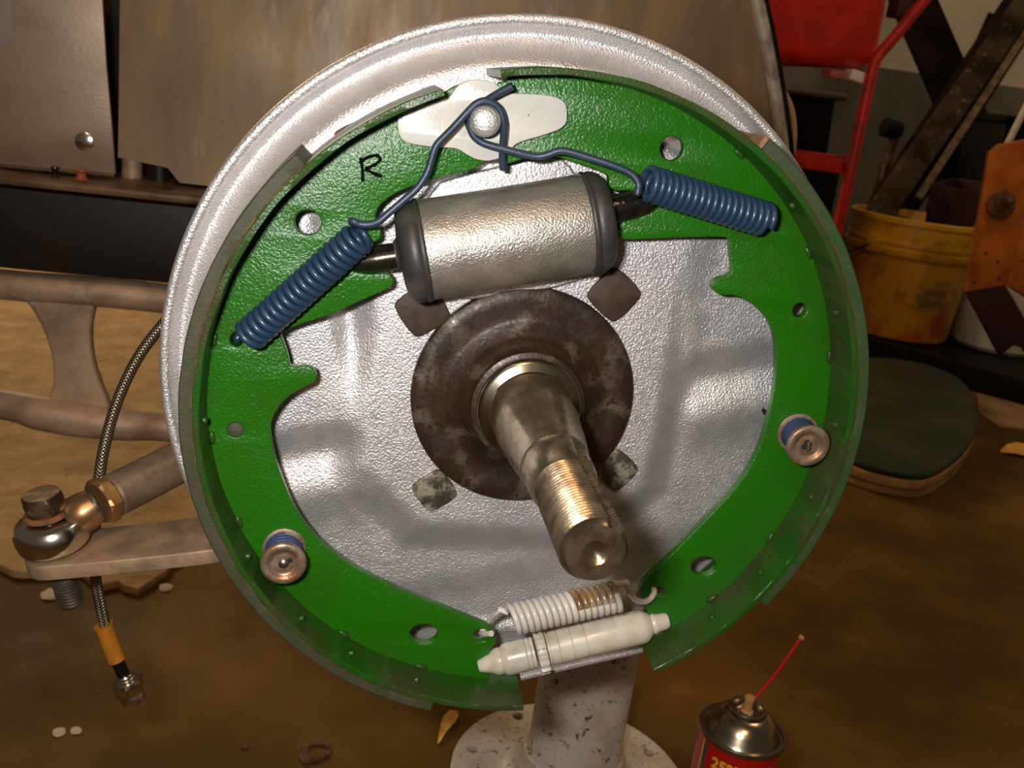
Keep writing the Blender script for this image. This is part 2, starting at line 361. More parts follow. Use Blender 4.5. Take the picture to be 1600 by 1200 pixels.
# ragged tan sheet on the floor behind the steering arm
def ragged():
    edge = [(-260, 850), (-120, 872), (0, 884), (30, 902), (75, 905), (120, 900), (158, 924), (185, 918), (215, 931), (240, 915), (262, 893), (300, 860), (330, 800), (380, 720), (430, 640), (520, 560), (520, 420)]
    P = [Z(a, b, FLOOR) for a, b in edge]; ring = []
    for i in range(len(P)-1):
        for k in range(6):
            p = P[i].lerp(P[i+1], k/6); j = .006*noise.noise(p*40)+.012*noise.noise(p*15); ring.append((p.x+j, p.y+j))
    ring.append((P[-1].x, P[-1].y)); far = max(3.2, P[-1].y+.2); ring += [(P[-1].x+.2, far), (-2.6, far), (-2.6, P[0].y)]
    ring.reverse()
    return prism('tan_sheet', ring, [], (0, 0, FLOOR-.001), (1, 0, 0), (0, 1, 0), .010, tanmat, None, .0015)
tag(ragged(), 'ragged-edged tan gritty sheet lying on the brown floor under the car frame', 'floor sheet')

# ---------------------------------------------------------------- BRAKE ASSEMBLY
AX = Vector((0, 0, -.0025))           # axle axis passes here, pointing to -Y
ROLL = math.radians(16)
U = Vector((math.cos(ROLL), 0, math.sin(ROLL))); V = Vector((-math.sin(ROLL), 0, math.cos(ROLL)))

# backing plate
plate = thing('backing_plate', 'large round silver hammered-paint backing plate behind the green shoes', 'brake plate', (0, .052, 0))
def sm(a, b, x): t = max(0, min(1, (x-a)/(b-a))); return t*t*(3-2*t)
RIMP = [(.0, .051), (.1340, .0510), (.1390, .0525), (.1450, .0525), (.1475, .0532), (.1500, .0560), (.1530, .0595), (.1560, .0625), (.1590, .0632), (.1608, .0615), (.1618, .0585), (.1628, .0567), (.1645, .0560), (.1662, .0564), (.1670, .0580)]
def rimy(r):
    for (a, ya), (b, yb) in zip(RIMP, RIMP[1:]):
        if r <= b: return ya+(yb-ya)*((r-a)/(b-a))
    return RIMP[-1][1]
def plateheight(r, th):
    x = r*math.cos(th); z = r*math.sin(th)
    p = x*U.x+z*U.z; q = x*V.x+z*V.z
    y = rimy(r)
    if r > .136: return y
    # raised centre pad: rounded square with cut lower corners
    cx, cz = -.002, .004
    dx = abs(x-cx)-.0775; dz = max(abs(z-cz)-.085, 0) if z < cz else max(abs(z-cz)-.12, 0)
    corner = (abs(x-cx)+abs(z-cz))-.128 if z < cz else -.1
    dd = max(dx, (abs(z-cz)-.084) if z < cz else -.1, corner*.75)
    dd += .0035*noise.noise(Vector((x*30, z*30, 1)))
    pad = 1-sm(-.011, .010, dd)
    edge = 1-sm(.126, .136, r)
    h = .0085*pad
    # pressed shoulders on both sides, just below the knuckle's cross axis
    side = sm(.070, .084, abs(p))*(1-pad)
    h += .0060*side*sm(-.016, .004, q)
    h += .0045*side*math.exp(-((q+.032)/.014)**2)
    h -= .0025*(1-pad)*sm(.09, .11, -q)
    return y - h*edge
def build_plate():
    rs = [.030+.106*i/52 for i in range(53)] + [.138, .140, .1425, .145, .1465, .148, .1495, .151, .1525, .154, .1555, .157, .1585, .1595, .1603, .161, .1616, .1622, .1628, .1636, .1645, .1655, .1663, .1668, .1670]
    seg = 300; vs = []; fs = []
    for r in rs:
        for k in range(seg): a = 2*PI*k/seg; vs.append((r*math.cos(a), plateheight(r, a), r*math.sin(a)))
    n = len(rs)
    for r in rs:
        for k in range(seg): a = 2*PI*k/seg; vs.append((min(r, .1668)*math.cos(a), plateheight(r, a)+.0028, min(r, .1668)*math.sin(a)))
    o = n*seg
    for i in range(n-1):
        for k in range(seg):
            k2 = (k+1) % seg; fs.append((i*seg+k, i*seg+k2, (i+1)*seg+k2, (i+1)*seg+k)); fs.append((o+i*seg+k2, o+i*seg+k, o+(i+1)*seg+k, o+(i+1)*seg+k2))
    for k in range(seg):
        k2 = (k+1) % seg; fs.append((k2, k, o+k, o+k2)); fs.append(((n-1)*seg+k, (n-1)*seg+k2, o+(n-1)*seg+k2, o+(n-1)*seg+k))
    return mesh('pressed_disc', vs, fs, silver, plate, True, 80)
build_plate()
for px, py in ((1204, 638), (1203, 372)):
    p = Y(px, py, .0462); lathe('plate_hole', (p.x, .0475, p.z), (0, -1, 0), [(.0045, 0), (.0045, .0008), (.0035, .0009), (0, .0004)], dark, plate, 20)
# cast pad behind the wheel cylinder and the ledge at the bottom
pad = XZ([(668, 288), (760, 262), (850, 243), (880, 247), (915, 300), (930, 400), (905, 440), (690, 470), (650, 400)], .044)
yplate('mounting_pad', chaikin(pad[::-1]), [], .0385, .012, silver, plate, .001)
p0 = Y(812, 1056, .035); p1 = Y(1003, 1012, .035)
beam('bottom_ledge', (p0.x, .040, p0.z), (p1.x, .040, p1.z), .016, .0022, silver, plate, up=V, bev=.0006)
# worn cut at the top left of the plate
wc = XZ([(520, 208), (540, 196), (580, 180), (640, 160), (655, 165), (590, 186), (545, 204), (528, 218)], .052)
yplate('worn_edge', chaikin(wc[::-1]), [], .0512, .002, rust, plate, .0002)

# spindle
sp = thing('wheel_spindle', 'oily steel wheel spindle with round rusty flange and threaded tip pointing forward', 'spindle', (0, .04, -.0025))
lathe('flange', AX+Vector((0, .0430, 0)), (0, -1, 0), [(.0520, 0), (.0527, .0008), (.0527, .0036), (.0519, .0046), (.046, .0050), (.0425, .0047), (.0385, .0045), (.0365, .0050), (.0350, .0064), (.0315, .0075), (.0300, .0100), (.0285, .0120), (.0275, .0128), (.0262, .0150), (.0262, .0185), (.0240, .0195)], flangemat, sp, 96, angle=50)
y0 = .026
lathe('bearing_shoulder', AX+Vector((0, y0, 0)), (0, -1, 0), [(.0240, 0), (.0240, .0042), (.0232, .0056), (.0218, .0062), (.0205, .0066), (.0190, .0072), (.0186, .0080)], brightsteel, sp, 72)
def slotmod(a, i, depth=.36, c=None, w=.30):
    c = SLOT; d = abs((a-c+PI) % (2*PI)-PI); return 1-depth*(1-sm(w*.7, w, d))
SLOT = 0
# direction of the keyway, seen from the front: up and to the right
u_, v_, d_ = frame((0, -1, 0))
want = Vector((.55, 0, .83)); SLOT = math.atan2(want.dot(v_), want.dot(u_)) % (2*PI)
lathe('tapered_shank', AX+Vector((0, .0185, 0)), (0, -1, 0), [(.0186, 0), (.0186, .0030), (.0184, .0045), (.0184, .020), (.0181, .0210), (.0160, .045), (.0140, .0610), (.0139, .0625)], spindlemat, sp, 72)
lathe('outer_bearing_seat', AX+Vector((0, -.0440, 0)), (0, -1, 0), [(.0139, 0), (.0136, .0006), (.0134, .0060), (.0132, .0150), (.0118, .0205)], spindlemat, sp, 120, mod=lambda a, i: slotmod(a, i, (0, 0, .12, .26, .30)[i]) if i >= 2 else 1)
tp = []; h = 0
while h < .0465:
    tp += [(.0107, h), (.0119, h+.0008), (.0119, h+.0012)]; h += .0021
NT = len(tp)+1
tp += [(.0110, .0480), (.0105, .0500), (.0098, .0512), (.0075, .0515), (.0045, .0512), (.0030, .0500), (.0012, .0488), (0, .0486)]
lathe('threaded_end', AX+Vector((0, -.0640, 0)), (0, -1, 0), tp, spindletip, sp, 120, mod=lambda a, i: slotmod(a, i, .30) if i < NT else (slotmod(a, i, .16) if i == NT else 1), angle=30)
for px, py, mt, lb in ((660, 485, lugrust, None), (960, 461, lugrust, None), (963, 735, luggrey, None), (679, 767, luggrey, 'flaking grey lug')):
    p = Y(px, py, .041); rr = .0145 if py < 600 else .0125
    dx, dz = p.x-AX.x, p.z-AX.z; a = math.atan2(dz, dx) ; s = rr
    pts = [(p.x+s*math.cos(a+k*PI/2)*1.0, p.z+s*math.sin(a+k*PI/2)*1.0) for k in (0, 1, 2, 3)]
    aa = {0: 0}; pts = [(p.x+s*math.cos(t), p.z+s*math.sin(t)) for t in [math.radians(x)+(math.radians(8) if px > 800 else math.radians(-6)) for x in (0, 90, 180, 270)]]
    yplate('mounting_lug', chaikin(chaikin(pts, 1, .14), 1, .25), [], .0405, .005, mt, sp, .0006)
beam('axle_beam', (0, .058, -.0025), (.1625, .378, -.03), .05, .05, tubemat, sp, bev=.01)

# shoes
WEB = .0225
def shoe(name_label, web_px, holes, cx, cz, tab, lin, arc, liningmat):
    R0, R1, R2 = .1418, .1447, .1503
    root = thing('brake_shoe', name_label, 'brake shoe', (cx+R0*math.cos(math.radians(sum(arc)/2)), WEB, cz+R0*math.sin(math.radians(sum(arc)/2))))
    inner = XZ(web_px, WEB)
    outer = [(cx+(R0+.0006)*math.cos(math.radians(a)), cz+(R0+.0006)*math.sin(math.radians(a))) for a in [arc[0]+(arc[1]-arc[0])*i/70 for i in range(71)]]
    loops = []
    for hx, hy, rp, ry in holes:
        c = Y(hx, hy, WEB); m = mpp(c); loops.append(circle(c.x, c.z, rp*m, 28, (ry or rp)*m))
    ring = chaikin(inner, 1, .22)[:-2]+outer
    yplate('web', ring, loops, WEB, .0046, green, root, .0005)
    arcsweep('table', cx, cz, rectsec(R0, R1, 0, .048), *tab, greentable, root, 120, wob=.0004)
    arcsweep('rust_seam', cx, cz, rectsec(R1-.0001, R1+.0004, .0006, .002, .0001), lin[0], lin[1], rust, root, 120, wob=.0005)
    arcsweep('lining', cx, cz, rectsec(R1, R2, .0012, .0465, .0006), *lin, liningmat, root, 120, wob=.0003)
    return root
lcx, lcz = .0012, -.0018
a_top = ang(692, 142, .002, lcx, lcz); a_bot = ang(817, 1105, .002, lcx, lcz)
l_top = ang(470, 245, .010, lcx, lcz); l_bot = ang(672, 1108, .002, lcx, lcz)
left_px = [(703, 138), (722, 130), (742, 128), (752, 150), (742, 185), (748, 220), (762, 245), (757, 252), (740, 265), (707, 272), (670, 282), (640, 292), (612, 305), (592, 322), (585, 340), (590, 352), (596, 362), (595, 373), (584, 379), (562, 384), (548, 395), (543, 410), (548, 424), (575, 429), (607, 427), (614, 434), (615, 443), (609, 450), (560, 472), (510, 494), (462, 509), (440, 520), (439, 526), (446, 543), (451, 560), (453, 575), (484, 572), (493, 580), (495, 590), (490, 599), (473, 606), (450, 620), (437, 634), (427, 650), (421, 670), (424, 690), (429, 715), (440, 747), (455, 785), (473, 816), (500, 849), (548, 885), (590, 906), (635, 927), (695, 951), (740, 969), (767, 981), (777, 996), (773, 1008), (763, 1020), (768, 1048)]
left_px = left_px[::-1]
wl = ang(768, 1052, WEB, lcx, lcz); wt = ang(700, 132, WEB, lcx, lcz)
# outline runs bottom inner -> top inner, then outer arc from top to bottom
LS = shoe('left green brake shoe with a handwritten R below the white anchor plate', left_px, [(481, 348, 20.5, 19.5), (369, 531, 10, 12), (368, 672, 13, 13), (662, 991, 22, 18), (752, 993, 13, 12)],
          lcx, lcz, (a_top, a_bot), (l_top, l_bot), (wt+.5, wl-.3), lining)
rcx, rcz = .0004, .0006
a_top = ang(792, 118, .002, rcx, rcz)+1; a_bot = ang(1024, 1052, .0, rcx, rcz)-360
l_top = ang(1192, 226, .004, rcx, rcz); l_bot = ang(1198, 946, .001, rcx, rcz)-360
right_px = [(792, 128), (778, 128), (772, 150), (790, 185), (775, 222), (770, 245), (792, 257), (812, 250), (845, 241), (880, 247), (912, 258), (935, 266), (950, 274), (952, 282), (951, 291), (962, 299), (987, 297), (1012, 301), (1024, 312), (1024, 325), (1010, 334), (997, 340), (967, 349), (961, 357), (963, 368), (974, 375), (1020, 373), (1060, 371), (1138, 370), (1141, 374), (1141, 390), (1145, 425), (1138, 431), (1122, 435), (1113, 442), (1113, 452), (1124, 461), (1150, 461), (1175, 474), (1195, 492), (1207, 512), (1213, 535), (1214, 577), (1210, 617), (1200, 660), (1189, 697), (1170, 735), (1147, 767), (1093, 823), (1037, 880), (1006, 908), (998, 926), (1006, 940), (1014, 965), (1020, 985), (1025, 1008)]
wt = ang(800, 122, WEB, rcx, rcz); wb = ang(1042, 985, WEB, rcx, rcz)-360
RS = shoe('right green brake shoe with three round holes reaching from anchor pin to cream adjuster', right_px[::-1], [(1050, 232, 19, 19), (1250, 485, 12, 12), (1100, 885, 21, 17), (1030, 925, 12, 9), (1203, 352, 8, 10)],
           rcx, rcz, (a_top, a_bot), (l_top, l_bot), (wt, wb), liningR)
# raw ends of the friction lining
for root, cx, cz, a, s in ((LS, lcx, lcz, l_top, -1), (RS, rcx, rcz, l_top, 1)):
    arcsweep('lining_end', cx, cz, rectsec(.1452, .1500, .0016, .046, .0004), a+s*.1, a-s*.05 if 0 else a+s*.9, liningend, root, 3, .0005)
# weld nibs between web and table
def nibs(root, cx, cz, angs, dim):
    bm = bmesh.new()
    for a in angs:
        t = math.radians(a); c = Vector((cx+.1410*math.cos(t), WEB-.0004, cz+.1410*math.sin(t)))
        r = bmesh.ops.create_icosphere(bm, subdivisions=2, radius=.0013); tt = Vector((-math.sin(t), 0, math.cos(t)))
        for v in r['verts']: q = v.co.copy(); v.co = c + q + tt*(q.dot(tt))*1.6
    for a in dim:
        t = math.radians(a); c = Vector((cx+.1414*math.cos(t), .0105, cz+.1414*math.sin(t)))
        r = bmesh.ops.create_icosphere(bm, subdivisions=2, radius=.0017)
        for v in r['verts']: v.co = c + v.co*(1+.25*noise.noise(v.co*900))
    me = bpy.data.meshes.new('weld_nibs'); bm.to_mesh(me); bm.free()
    o = link('weld_nibs', me, greentable, root); o['kind'] = 'stuff'
nibs(LS, lcx, lcz, [172, 190, 207, 221, 238, 255], [185, 212, 228, 240, 254])
nibs(RS, rcx, rcz, [58, 35, 14, -6, -25, -42, -55], [46, 24, 2, -13, -31, -44])
# handwritten R
def stroke(px, r=.0011):
    pts = [Y(a, b, WEB-.0001) for a, b in px]; return pts
rp = [[(563, 246), (566, 262), (567, 284)], [(562, 256), (572, 247), (588, 243), (594, 248), (588, 256), (571, 264)], [(570, 263), (582, 270), (597, 276)]]
vs = []; fs = []
for st in rp:
    pts = catmull(stroke(st), 5); n0 = len(vs)
    for i, p in enumerate(pts):
        t = (pts[min(i+1, len(pts)-1)]-pts[max(i-1, 0)]).normalized(); nn = Vector((t.z, 0, -t.x)); w_ = .00068*(1+.5*noise.noise(p*1500))
        for yy in (-.00012, .00012):
            vs.append(p+nn*w_+Vector((0, yy, 0))); vs.append(p-nn*w_+Vector((0, yy, 0)))
    for i in range(len(pts)-1):
        a = n0+i*4; b = a+4; fs += [(a, a+1, b+1, b), (a+2, b+2, b+3, a+3), (a, b, b+2, a+2), (a+1, a+3, b+3, b+1)]
mesh('marker_letter', vs, fs, ink, LS, False)
# two plugs seen through the left shoe's pin hole
p = Y(368, 672, .026); lathe('pin_head', (p.x, .0272, p.z), (0, -1, 0), [(.0042, 0), (.0042, .0025), (.0034, .0032), (0, .0034)], lining, plate, 24)

# white anchor guide plate
agp = thing('anchor_guide_plate', 'cream white eye-shaped guide plate around the anchor pin at the top', 'guide plate', Y(757, 191, .019))
ol = [(485, 490), (500, 474), (535, 455), (620, 415), (700, 398), (790, 378), (820, 355), (845, 315), (880, 280), (950, 257), (1030, 258), (1085, 275), (1125, 305), (1160, 335), (1210, 346), (1300, 345), (1430, 355), (1500, 375), (1540, 410), (1547, 470), (1543, 530), (1500, 570), (1400, 605), (1260, 645), (1220, 665), (1190, 700), (1160, 735), (1110, 755), (1040, 768), (970, 755), (910, 722), (870, 695), (830, 685), (700, 680), (560, 660), (505, 628), (485, 570)]
olp = XZ([(500+a/4, 60+b/4) for a, b in ol], .0188)
pc = Y(753, 189, .0188)
yplate('eye_plate', chaikin(olp[::-1], 1, .22), [circle(pc.x, pc.z, .0070, 32)], .0188, .0034, white, agp, .0005)
# anchor pin
ph = Y(759, 190, .0065)
pin = thing('anchor_pin', 'domed silver anchor pin inside the loop of the blue wires', 'anchor pin', (ph.x, .0188, ph.z))
lathe('pin_head', (ph.x, .0120, ph.z), (0, -1, 0), [(.0052, 0), (.0060, .0010), (.0062, .0040), (.0058, .0056), (.0048, .0068), (.0030, .0075), (.0012, .0077), (0, .0078)], silver, pin, 48)
lathe('pin_shank', (ph.x, .0500, ph.z), (0, -1, 0), [(.0052, 0), (.0052, .0385)], darkrod, pin, 32)

# wheel cylinder
A = Y(622, 398, .0215); B = Y(951, 344, .0215); cd_ = (B-A).normalized(); Lc = (B-A).length
wc_ = thing('wheel_cylinder', 'silver cast wheel cylinder with black rubber boots above the spindle', 'wheel cylinder', (A+B)/2)
def along(x0): return A + cd_*x0
b0 = Lc*.125; b1 = Lc*.885; rc = .0212
lathe('cylinder_body', along(b0-.001), cd_, [(.019, 0), (rc-.0006, .0002), (rc, .0014), (rc, .003), (rc-.0002, (b1-b0)/2), (rc, b1-b0-.001), (rc-.0006, b1-b0+.0018)], castsilver, wc_, 72)
lathe('dust_boot', along(b0+.0002), -cd_, [(rc+.0002, 0), (rc+.0008, .0006), (rc+.0008, .0018), (rc+.0001, .0026), (rc+.0006, .0034), (rc+.0003, .0060), (rc-.0012, .0085), (rc-.0036, .0102), (rc-.008, .0108), (.0075, .0112), (.0062, .0122), (.0062, .0128)], rubber, wc_, 64, angle=60)
lathe('dust_boot', along(b1-.0002), cd_, [(rc+.0002, 0), (rc+.0008, .0006), (rc+.0008, .0018), (rc+.0001, .0026), (rc+.0006, .0034), (rc+.0003, .0060), (rc-.0012, .0085), (rc-.0036, .0102), (rc-.008, .0108), (.0075, .0112), (.0062, .0122), (.0062, .0128)], rubber, wc_, 64, angle=60)
la = Y(547, 411, .0225); lb = Y(630, 398, .0225)
lathe('push_rod', lb, la-lb, [(.0057, 0), (.0057, .010), (.0054, (la-lb).length*.6), (.0046, (la-lb).length*.82), (.0034, (la-lb).length)], darkrod, wc_, 32)
ra = Y(944, 331, .0225); rb = Y(1026, 310, .0225)
lathe('push_rod', ra, rb-ra, [(.0062, 0), (.0062, .012), (.0056, (rb-ra).length*.8), (.0036, (rb-ra).length)], blacksteel, wc_, 32)

# return springs
def wirepts(px, ys): return [Y(a, b, y) for (a, b), y in zip(px, ys)]
lA = Y(563, 369, .0125); lB = Y(389, 525, .0125)
ls = thing('return_spring', 'long blue return spring on the left shoe, running down to the left', 'spring', (lA+lB)/2, None)
cp = coilpts(lA, lB, .0059, 19.0, phase=2.4, per=22, ref=(0, -1, 0), slant=.0016)
end = cp[-1]
tube('coil', cp + [Y(372, 526, .0150), Y(370, 531, .0215), Y(372, 535, .0275)], .00158, blue, ls, 10)
wp = [(786, 264), (785, 240), (787, 212), (787, 192), (781, 172), (769, 161), (755, 158), (742, 164), (729, 177), (708, 200), (687, 221), (680, 231), (675, 246), (670, 263), (663, 278), (650, 296), (625, 318), (605, 335), (592, 346), (577, 351), (561, 350), (550, 345)]
wy = [.0200, .0165, .0135, .0120, .0115, .0112, .0110, .0110, .0108, .0105, .0100, .0100, .0100, .0100, .0095, .0090, .0085, .0080, .0075, .0070, .0070, .0072]
tube('hook_wire', wirepts(wp, wy)+[cp[0].lerp(Y(549, 349, .0080), .35), cp[0]], .00158, bluewire, ls, 10, smoothpts=4)
rA = Y(1011, 286, .0125); rB = Y(1197, 343, .0125)
rs_ = thing('return_spring', 'short-tailed blue return spring on the right shoe, sloping down to the right', 'spring', (rA+rB)/2, None)
cp = coilpts(rA, rB, .0063, 18.5, phase=3.4, per=22, ref=(0, -1, 0), slant=.0008)
tube('coil', cp + [Y(1206, 350, .0165), Y(1203, 352, .0230), Y(1201, 352, .0270)], .00158, blue, rs_, 10)
wp = [(801, 134), (780, 145), (762, 156), (747, 166), (738, 180), (735, 198), (740, 212), (752, 222), (768, 228), (795, 235), (818, 241), (840, 245), (858, 241), (872, 236), (888, 237), (915, 245), (950, 256), (978, 267), (992, 277), (998, 290), (996, 302)]
wy = [.0085, .0105, .0130, .0148, .0155, .0160, .0160, .0158, .0152, .0145, .0140, .0135, .0125, .0120, .0115, .0105, .0090, .0080, .0072, .0066, .0066]
tube('hook_wire', wirepts(wp, wy)+[cp[0].lerp(Y(998, 305, .0070), .3), cp[0]], .00158, bluewire, rs_, 10, smoothpts=4)

# adjuster
a0 = Y(747, 1041, .0220); a1 = Y(1044, 969, .0220); ad = (a1-a0).normalized(); La = (a1-a0).length
adj = thing('adjuster_screw', 'cream painted threaded adjuster with notched star wheel spanning the shoe ends', 'adjuster', (a0+a1)/2)
def fx(x): return (x-25)/(1345-25)*La
lathe('end_socket', a0, ad, [(.0024, fx(25)), (.0030, fx(32)), (.0046, fx(95)), (.0050, fx(112)), (.0056, fx(122)), (.0065, fx(150)), (.0067, fx(182)), (.0062, fx(186)), (.0076, fx(208)), (.0079, fx(235)), (.0079, fx(352)), (.0073, fx(356)), (.0079, fx(362)), (.0079, fx(384)), (.0073, fx(388)), (.0078, fx(394)), (.0078, fx(412)), (.0060, fx(416))], cream, adj, 48)
lathe('star_wheel', a0+ad*fx(424), ad, [(.0080, 0), (.0108, .0004), (.0112, .0010), (.0112, .0044), (.0108, .0050), (.0080, .0054)], cream, adj, 128, mod=lambda a, i: 1-.13*(math.sin(a*14) > -.1) if 0 < i < 5 else 1)
lathe('threaded_sleeve', a0+ad*fx(500), ad, [(.0060, 0), (.0084, .0001), (.0084, .0008), (.0076, .0010), (.0076, .0014), (.0083, .0016), (.0083, fx(575)-fx(500)), (.0079, fx(578)-fx(500)), (.0083, fx(583)-fx(500)), (.0083, fx(665)-fx(500)), (.0079, fx(668)-fx(500)), (.0083, fx(673)-fx(500)), (.0083, fx(760)-fx(500)), (.0079, fx(763)-fx(500)), (.0083, fx(768)-fx(500)), (.0085, fx(1160)-fx(500)), (.0080, fx(1178)-fx(500)), (.0058, fx(1218)-fx(500)), (.0050, fx(1226)-fx(500)), (.0054, fx(1240)-fx(500)), (.0050, fx(1262)-fx(500)), (.0047, fx(1268)-fx(500)), (.0043, fx(1325)-fx(500)), (.0034, fx(1345)-fx(500))], cream, adj, 48)
# adjuster spring
s0 = Y(799, 968, .0085); s1 = Y(968, 931, .0085)
asp = thing('adjuster_spring', 'cream coil spring with a brown oil stain above the adjuster', 'spring', (s0+s1)/2)
cp = coilpts(s0, s1, .0063, 17.25, phase=PI, per=22, ref=(0, -1, 0), slant=.0008)
k1 = int(len(cp)*.58); k2 = int(len(cp)*.95)
tube('coil', [Y(768, 990, .0175), Y(758, 991, .0215), Y(752, 989, .0275), Y(760, 976, .0300), Y(772, 962, .0240), Y(783, 952, .0150)]+cp, .00150, creamspring, asp, 10)
# oil stain: upper halves of the right-hand turns, a thin film on the wire
def stain():
    u, v, d = frame(s1-s0, (0, -1, 0)); segs = []
    for t in range(len(cp)):
        if not (k1 < t < k2): continue
        rel = cp[t]-(s0+d*((cp[t]-s0).dot(d))); ok = rel.z > -.0005 and rel.y < .004
        segs.append((t, ok))
    runs = []; cur = []
    for t, ok in segs:
        if ok: cur.append(cp[t])
        else:
            if len(cur) > 3: runs.append(cur)
            cur = []
    if len(cur) > 3: runs.append(cur)
    for i, r in enumerate(runs):
        n = len(r); tube('oil_film', r, [.00150+.00006*math.sin(PI*j/(n-1)) for j in range(n)], oilstain, asp, 10)
stain()
tube('hook_end', [cp[-2], cp[-1], Y(979, 910, .0068), Y(984, 924, .0080), Y(991, 935, .0110), Y(1002, 940, .0150), (Y(1013, 938, .0180)), Y(1021, 929, .0195), Y(1022, 922, .0215), Y(1018, 918, .0275)], .00150, creamspring, asp, 10, smoothpts=4)

# hold-down retainers
def holddown(label, cpx, rpx, rw, slotted):
    f = Y(*cpx, .0065); b = Y(*rpx, WEB-.0002); root = thing('hold_down_retainer', label, 'retainer', b)
    ax = (f-b).normalized(); L = (f-b).length
    lathe('rear_washer', b, ax, [(rw, 0), (rw, .0007), (rw*.9, .0011), (rw*.6, .0012)], rustcup, root, 40)
    if slotted: tube('blue_coil', coilpts(b+ax*.0012, f-ax*.0016, rw-.0026, 4.2, per=22, ref=(0, 0, 1)), .00150, bluecoil, root, 10)
    else: lathe('blue_coil', b+ax*.001, ax, [(rw-.0017, 0), (rw-.0014, .001)]+[(rw-.0014-.0003*(i % 2), .001+(L-.003)*i/10) for i in range(11)], bluecoil, root, 40)
    lathe('cup', f-ax*.0016, ax, [(rw*.96, 0), (rw*1.04, .0007), (rw*1.04, .0013), (rw*.98, .0021), (rw*.84, .0025), (rw*.68, .0021), (rw*.62, .0012), (rw*.5, .0006), (rw*.42, .0009), (rw*.30, .0010), (0, .0006)], rustcup, root, 56, angle=60)
    if slotted:
        lathe('nail_head', f-ax*.0009, ax, [(.0022, 0), (.0022, .0012), (.0014, .0019), (0, .0021)], steel, root, 20)
        for s in (-1, 1):
            q = f+U*(.0030*s)+V*.0006*s; lathe('slot', q-ax*.0011, ax, [(.0013, 0), (.0012, .0004), (0, .0005)], dark, root, 12)
    else:
        for k in range(4):
            q = f+(U*math.cos(k*PI/2+.2)+V*math.sin(k*PI/2+.2))*.0018; lathe('slot', q-ax*.0011, ax, [(.0014, 0), (.0013, .0005), (0, .0006)], dark, root, 14)
        beam('nail_head', f-U*.0003-V*.0020-ax*.0002, f+U*.0003+V*.0020-ax*.0002, .0012, .0016, brass, root, up=ax, bev=.0003)
    return root
holddown('rusty hold-down cup with open blue coil on the lower left shoe', (443, 881), (444, 856), .0097, True)
holddown('rusty hold-down cup with cross slot and solid blue collar on the right shoe', (1263, 697), (1246, 676), .0098, False)

# ---------------------------------------------------------------- STEERING ARM, TIE ROD, HOSE
T = math.radians(11); au = Vector((math.cos(T), 0, math.sin(T))); aw = Vector((-math.sin(T), 0, math.cos(T)))
a_o = Y(50, 886, .060)
def AP(px, py): q = PL(px, py, a_o, aw)-a_o; return (q.dot(au), q.y)
arm = thing('steering_arm', 'flat grey-brown steering arm reaching left from behind the silver plate', 'steering arm', a_o)
olA = [AP(x, y) for x, y in ((37, 872), (41, 880), (52, 886), (70, 886), (180, 876), (327, 860))] 
far = [AP(x, y) for x, y in ((303, 808), (200, 820), (120, 829), (80, 838), (50, 852), (38, 862))]
ext = [(olA[-1][0]+.10, olA[-1][1]+.004), (far[0][0]+.10, far[0][1])]
prism('arm_plate', chaikin(olA+ext+far, 1, .2), [], a_o-aw*.0078, au, (0, 1, 0), .0078, armmat, arm, .0008)
bc = PL(89, 860, a_o, aw)      # where the bolt passes through the arm
bolt = thing('pivot_bolt', 'dark hex bolt holding the chrome rod end on the steering arm', 'bolt', bc)
baxis = (Y(73, 790, bc.y-.004)-Y(112, 930, bc.y)).normalized()
bc = Vector(bc)
hexprism('bolt_head', bc+baxis*.0225, baxis, .0175, .0100, boltmat, bolt, .2)
lathe('bolt_washer', bc+baxis*.0200, baxis, [(.0102, 0), (.0108, .0004), (.0108, .0018), (.0100, .0024)], rust, bolt, 32)
lathe('bolt_shank', bc-baxis*.010, baxis, [(.0052, 0), (.0052, .0310)], steel, bolt, 24)
lathe('lower_washer', bc-baxis*.0112, baxis, [(.0100, 0), (.0105, .0006), (.0105, .0026), (.0098, .0032)], rust, bolt, 32)
threads('bolt_thread', bc-baxis*.0095, -baxis, .0066, .0230, .0018, .0007, steel, bolt, 24)
# rod end + tie rod
r1 = Y(150, 788, bc.y+.006); r2 = Y(300, 712, bc.y+.050)
td = (r2-r1).normalized()
tr = thing('tie_rod', 'grey-brown tie rod with chrome ball rod end and jam nut', 'tie rod', bc+baxis*.009)
ec = bc+baxis*.0105
ringlathe('rod_end_eye', ec, baxis, [(.0080, -.0075), (.0140, -.0078), (.0164, -.0060), (.0176, -.0015), (.0176, .0015), (.0164, .0060), (.0140, .0078), (.0080, .0075)], chrome, tr, 56)
lathe('ball', ec, baxis, [(.0055, -.0085), (.0070, -.0070), (.0084, -.0030), (.0086, 0), (.0084, .0030), (.0070, .0070), (.0055, .0085)], darkrod, tr, 32)
sd = (r1-ec); st = ec+sd.normalized()*.010
tube('rod_end_neck', [st, ec+sd*.55, ec+sd*.8, r1], [.0085, .0105, .0100, .0086], brass, tr, 28)
threads('rod_thread', ec+sd*.72, sd, .0084, sd.length*.36, .0014, .0005, steel, tr, 28)
hexprism('jam_nut', r1+td*.001, td, .0215, .0075, brass, tr, .18, phase=.3)
LT = (r2-r1).length+.13
lathe('rod_tube', r1+td*.0080, td, [(.0095, 0), (.0112, .002), (.0112, .015), (.0116, LT-.01), (.0116, LT)], tierod, tr, 36)

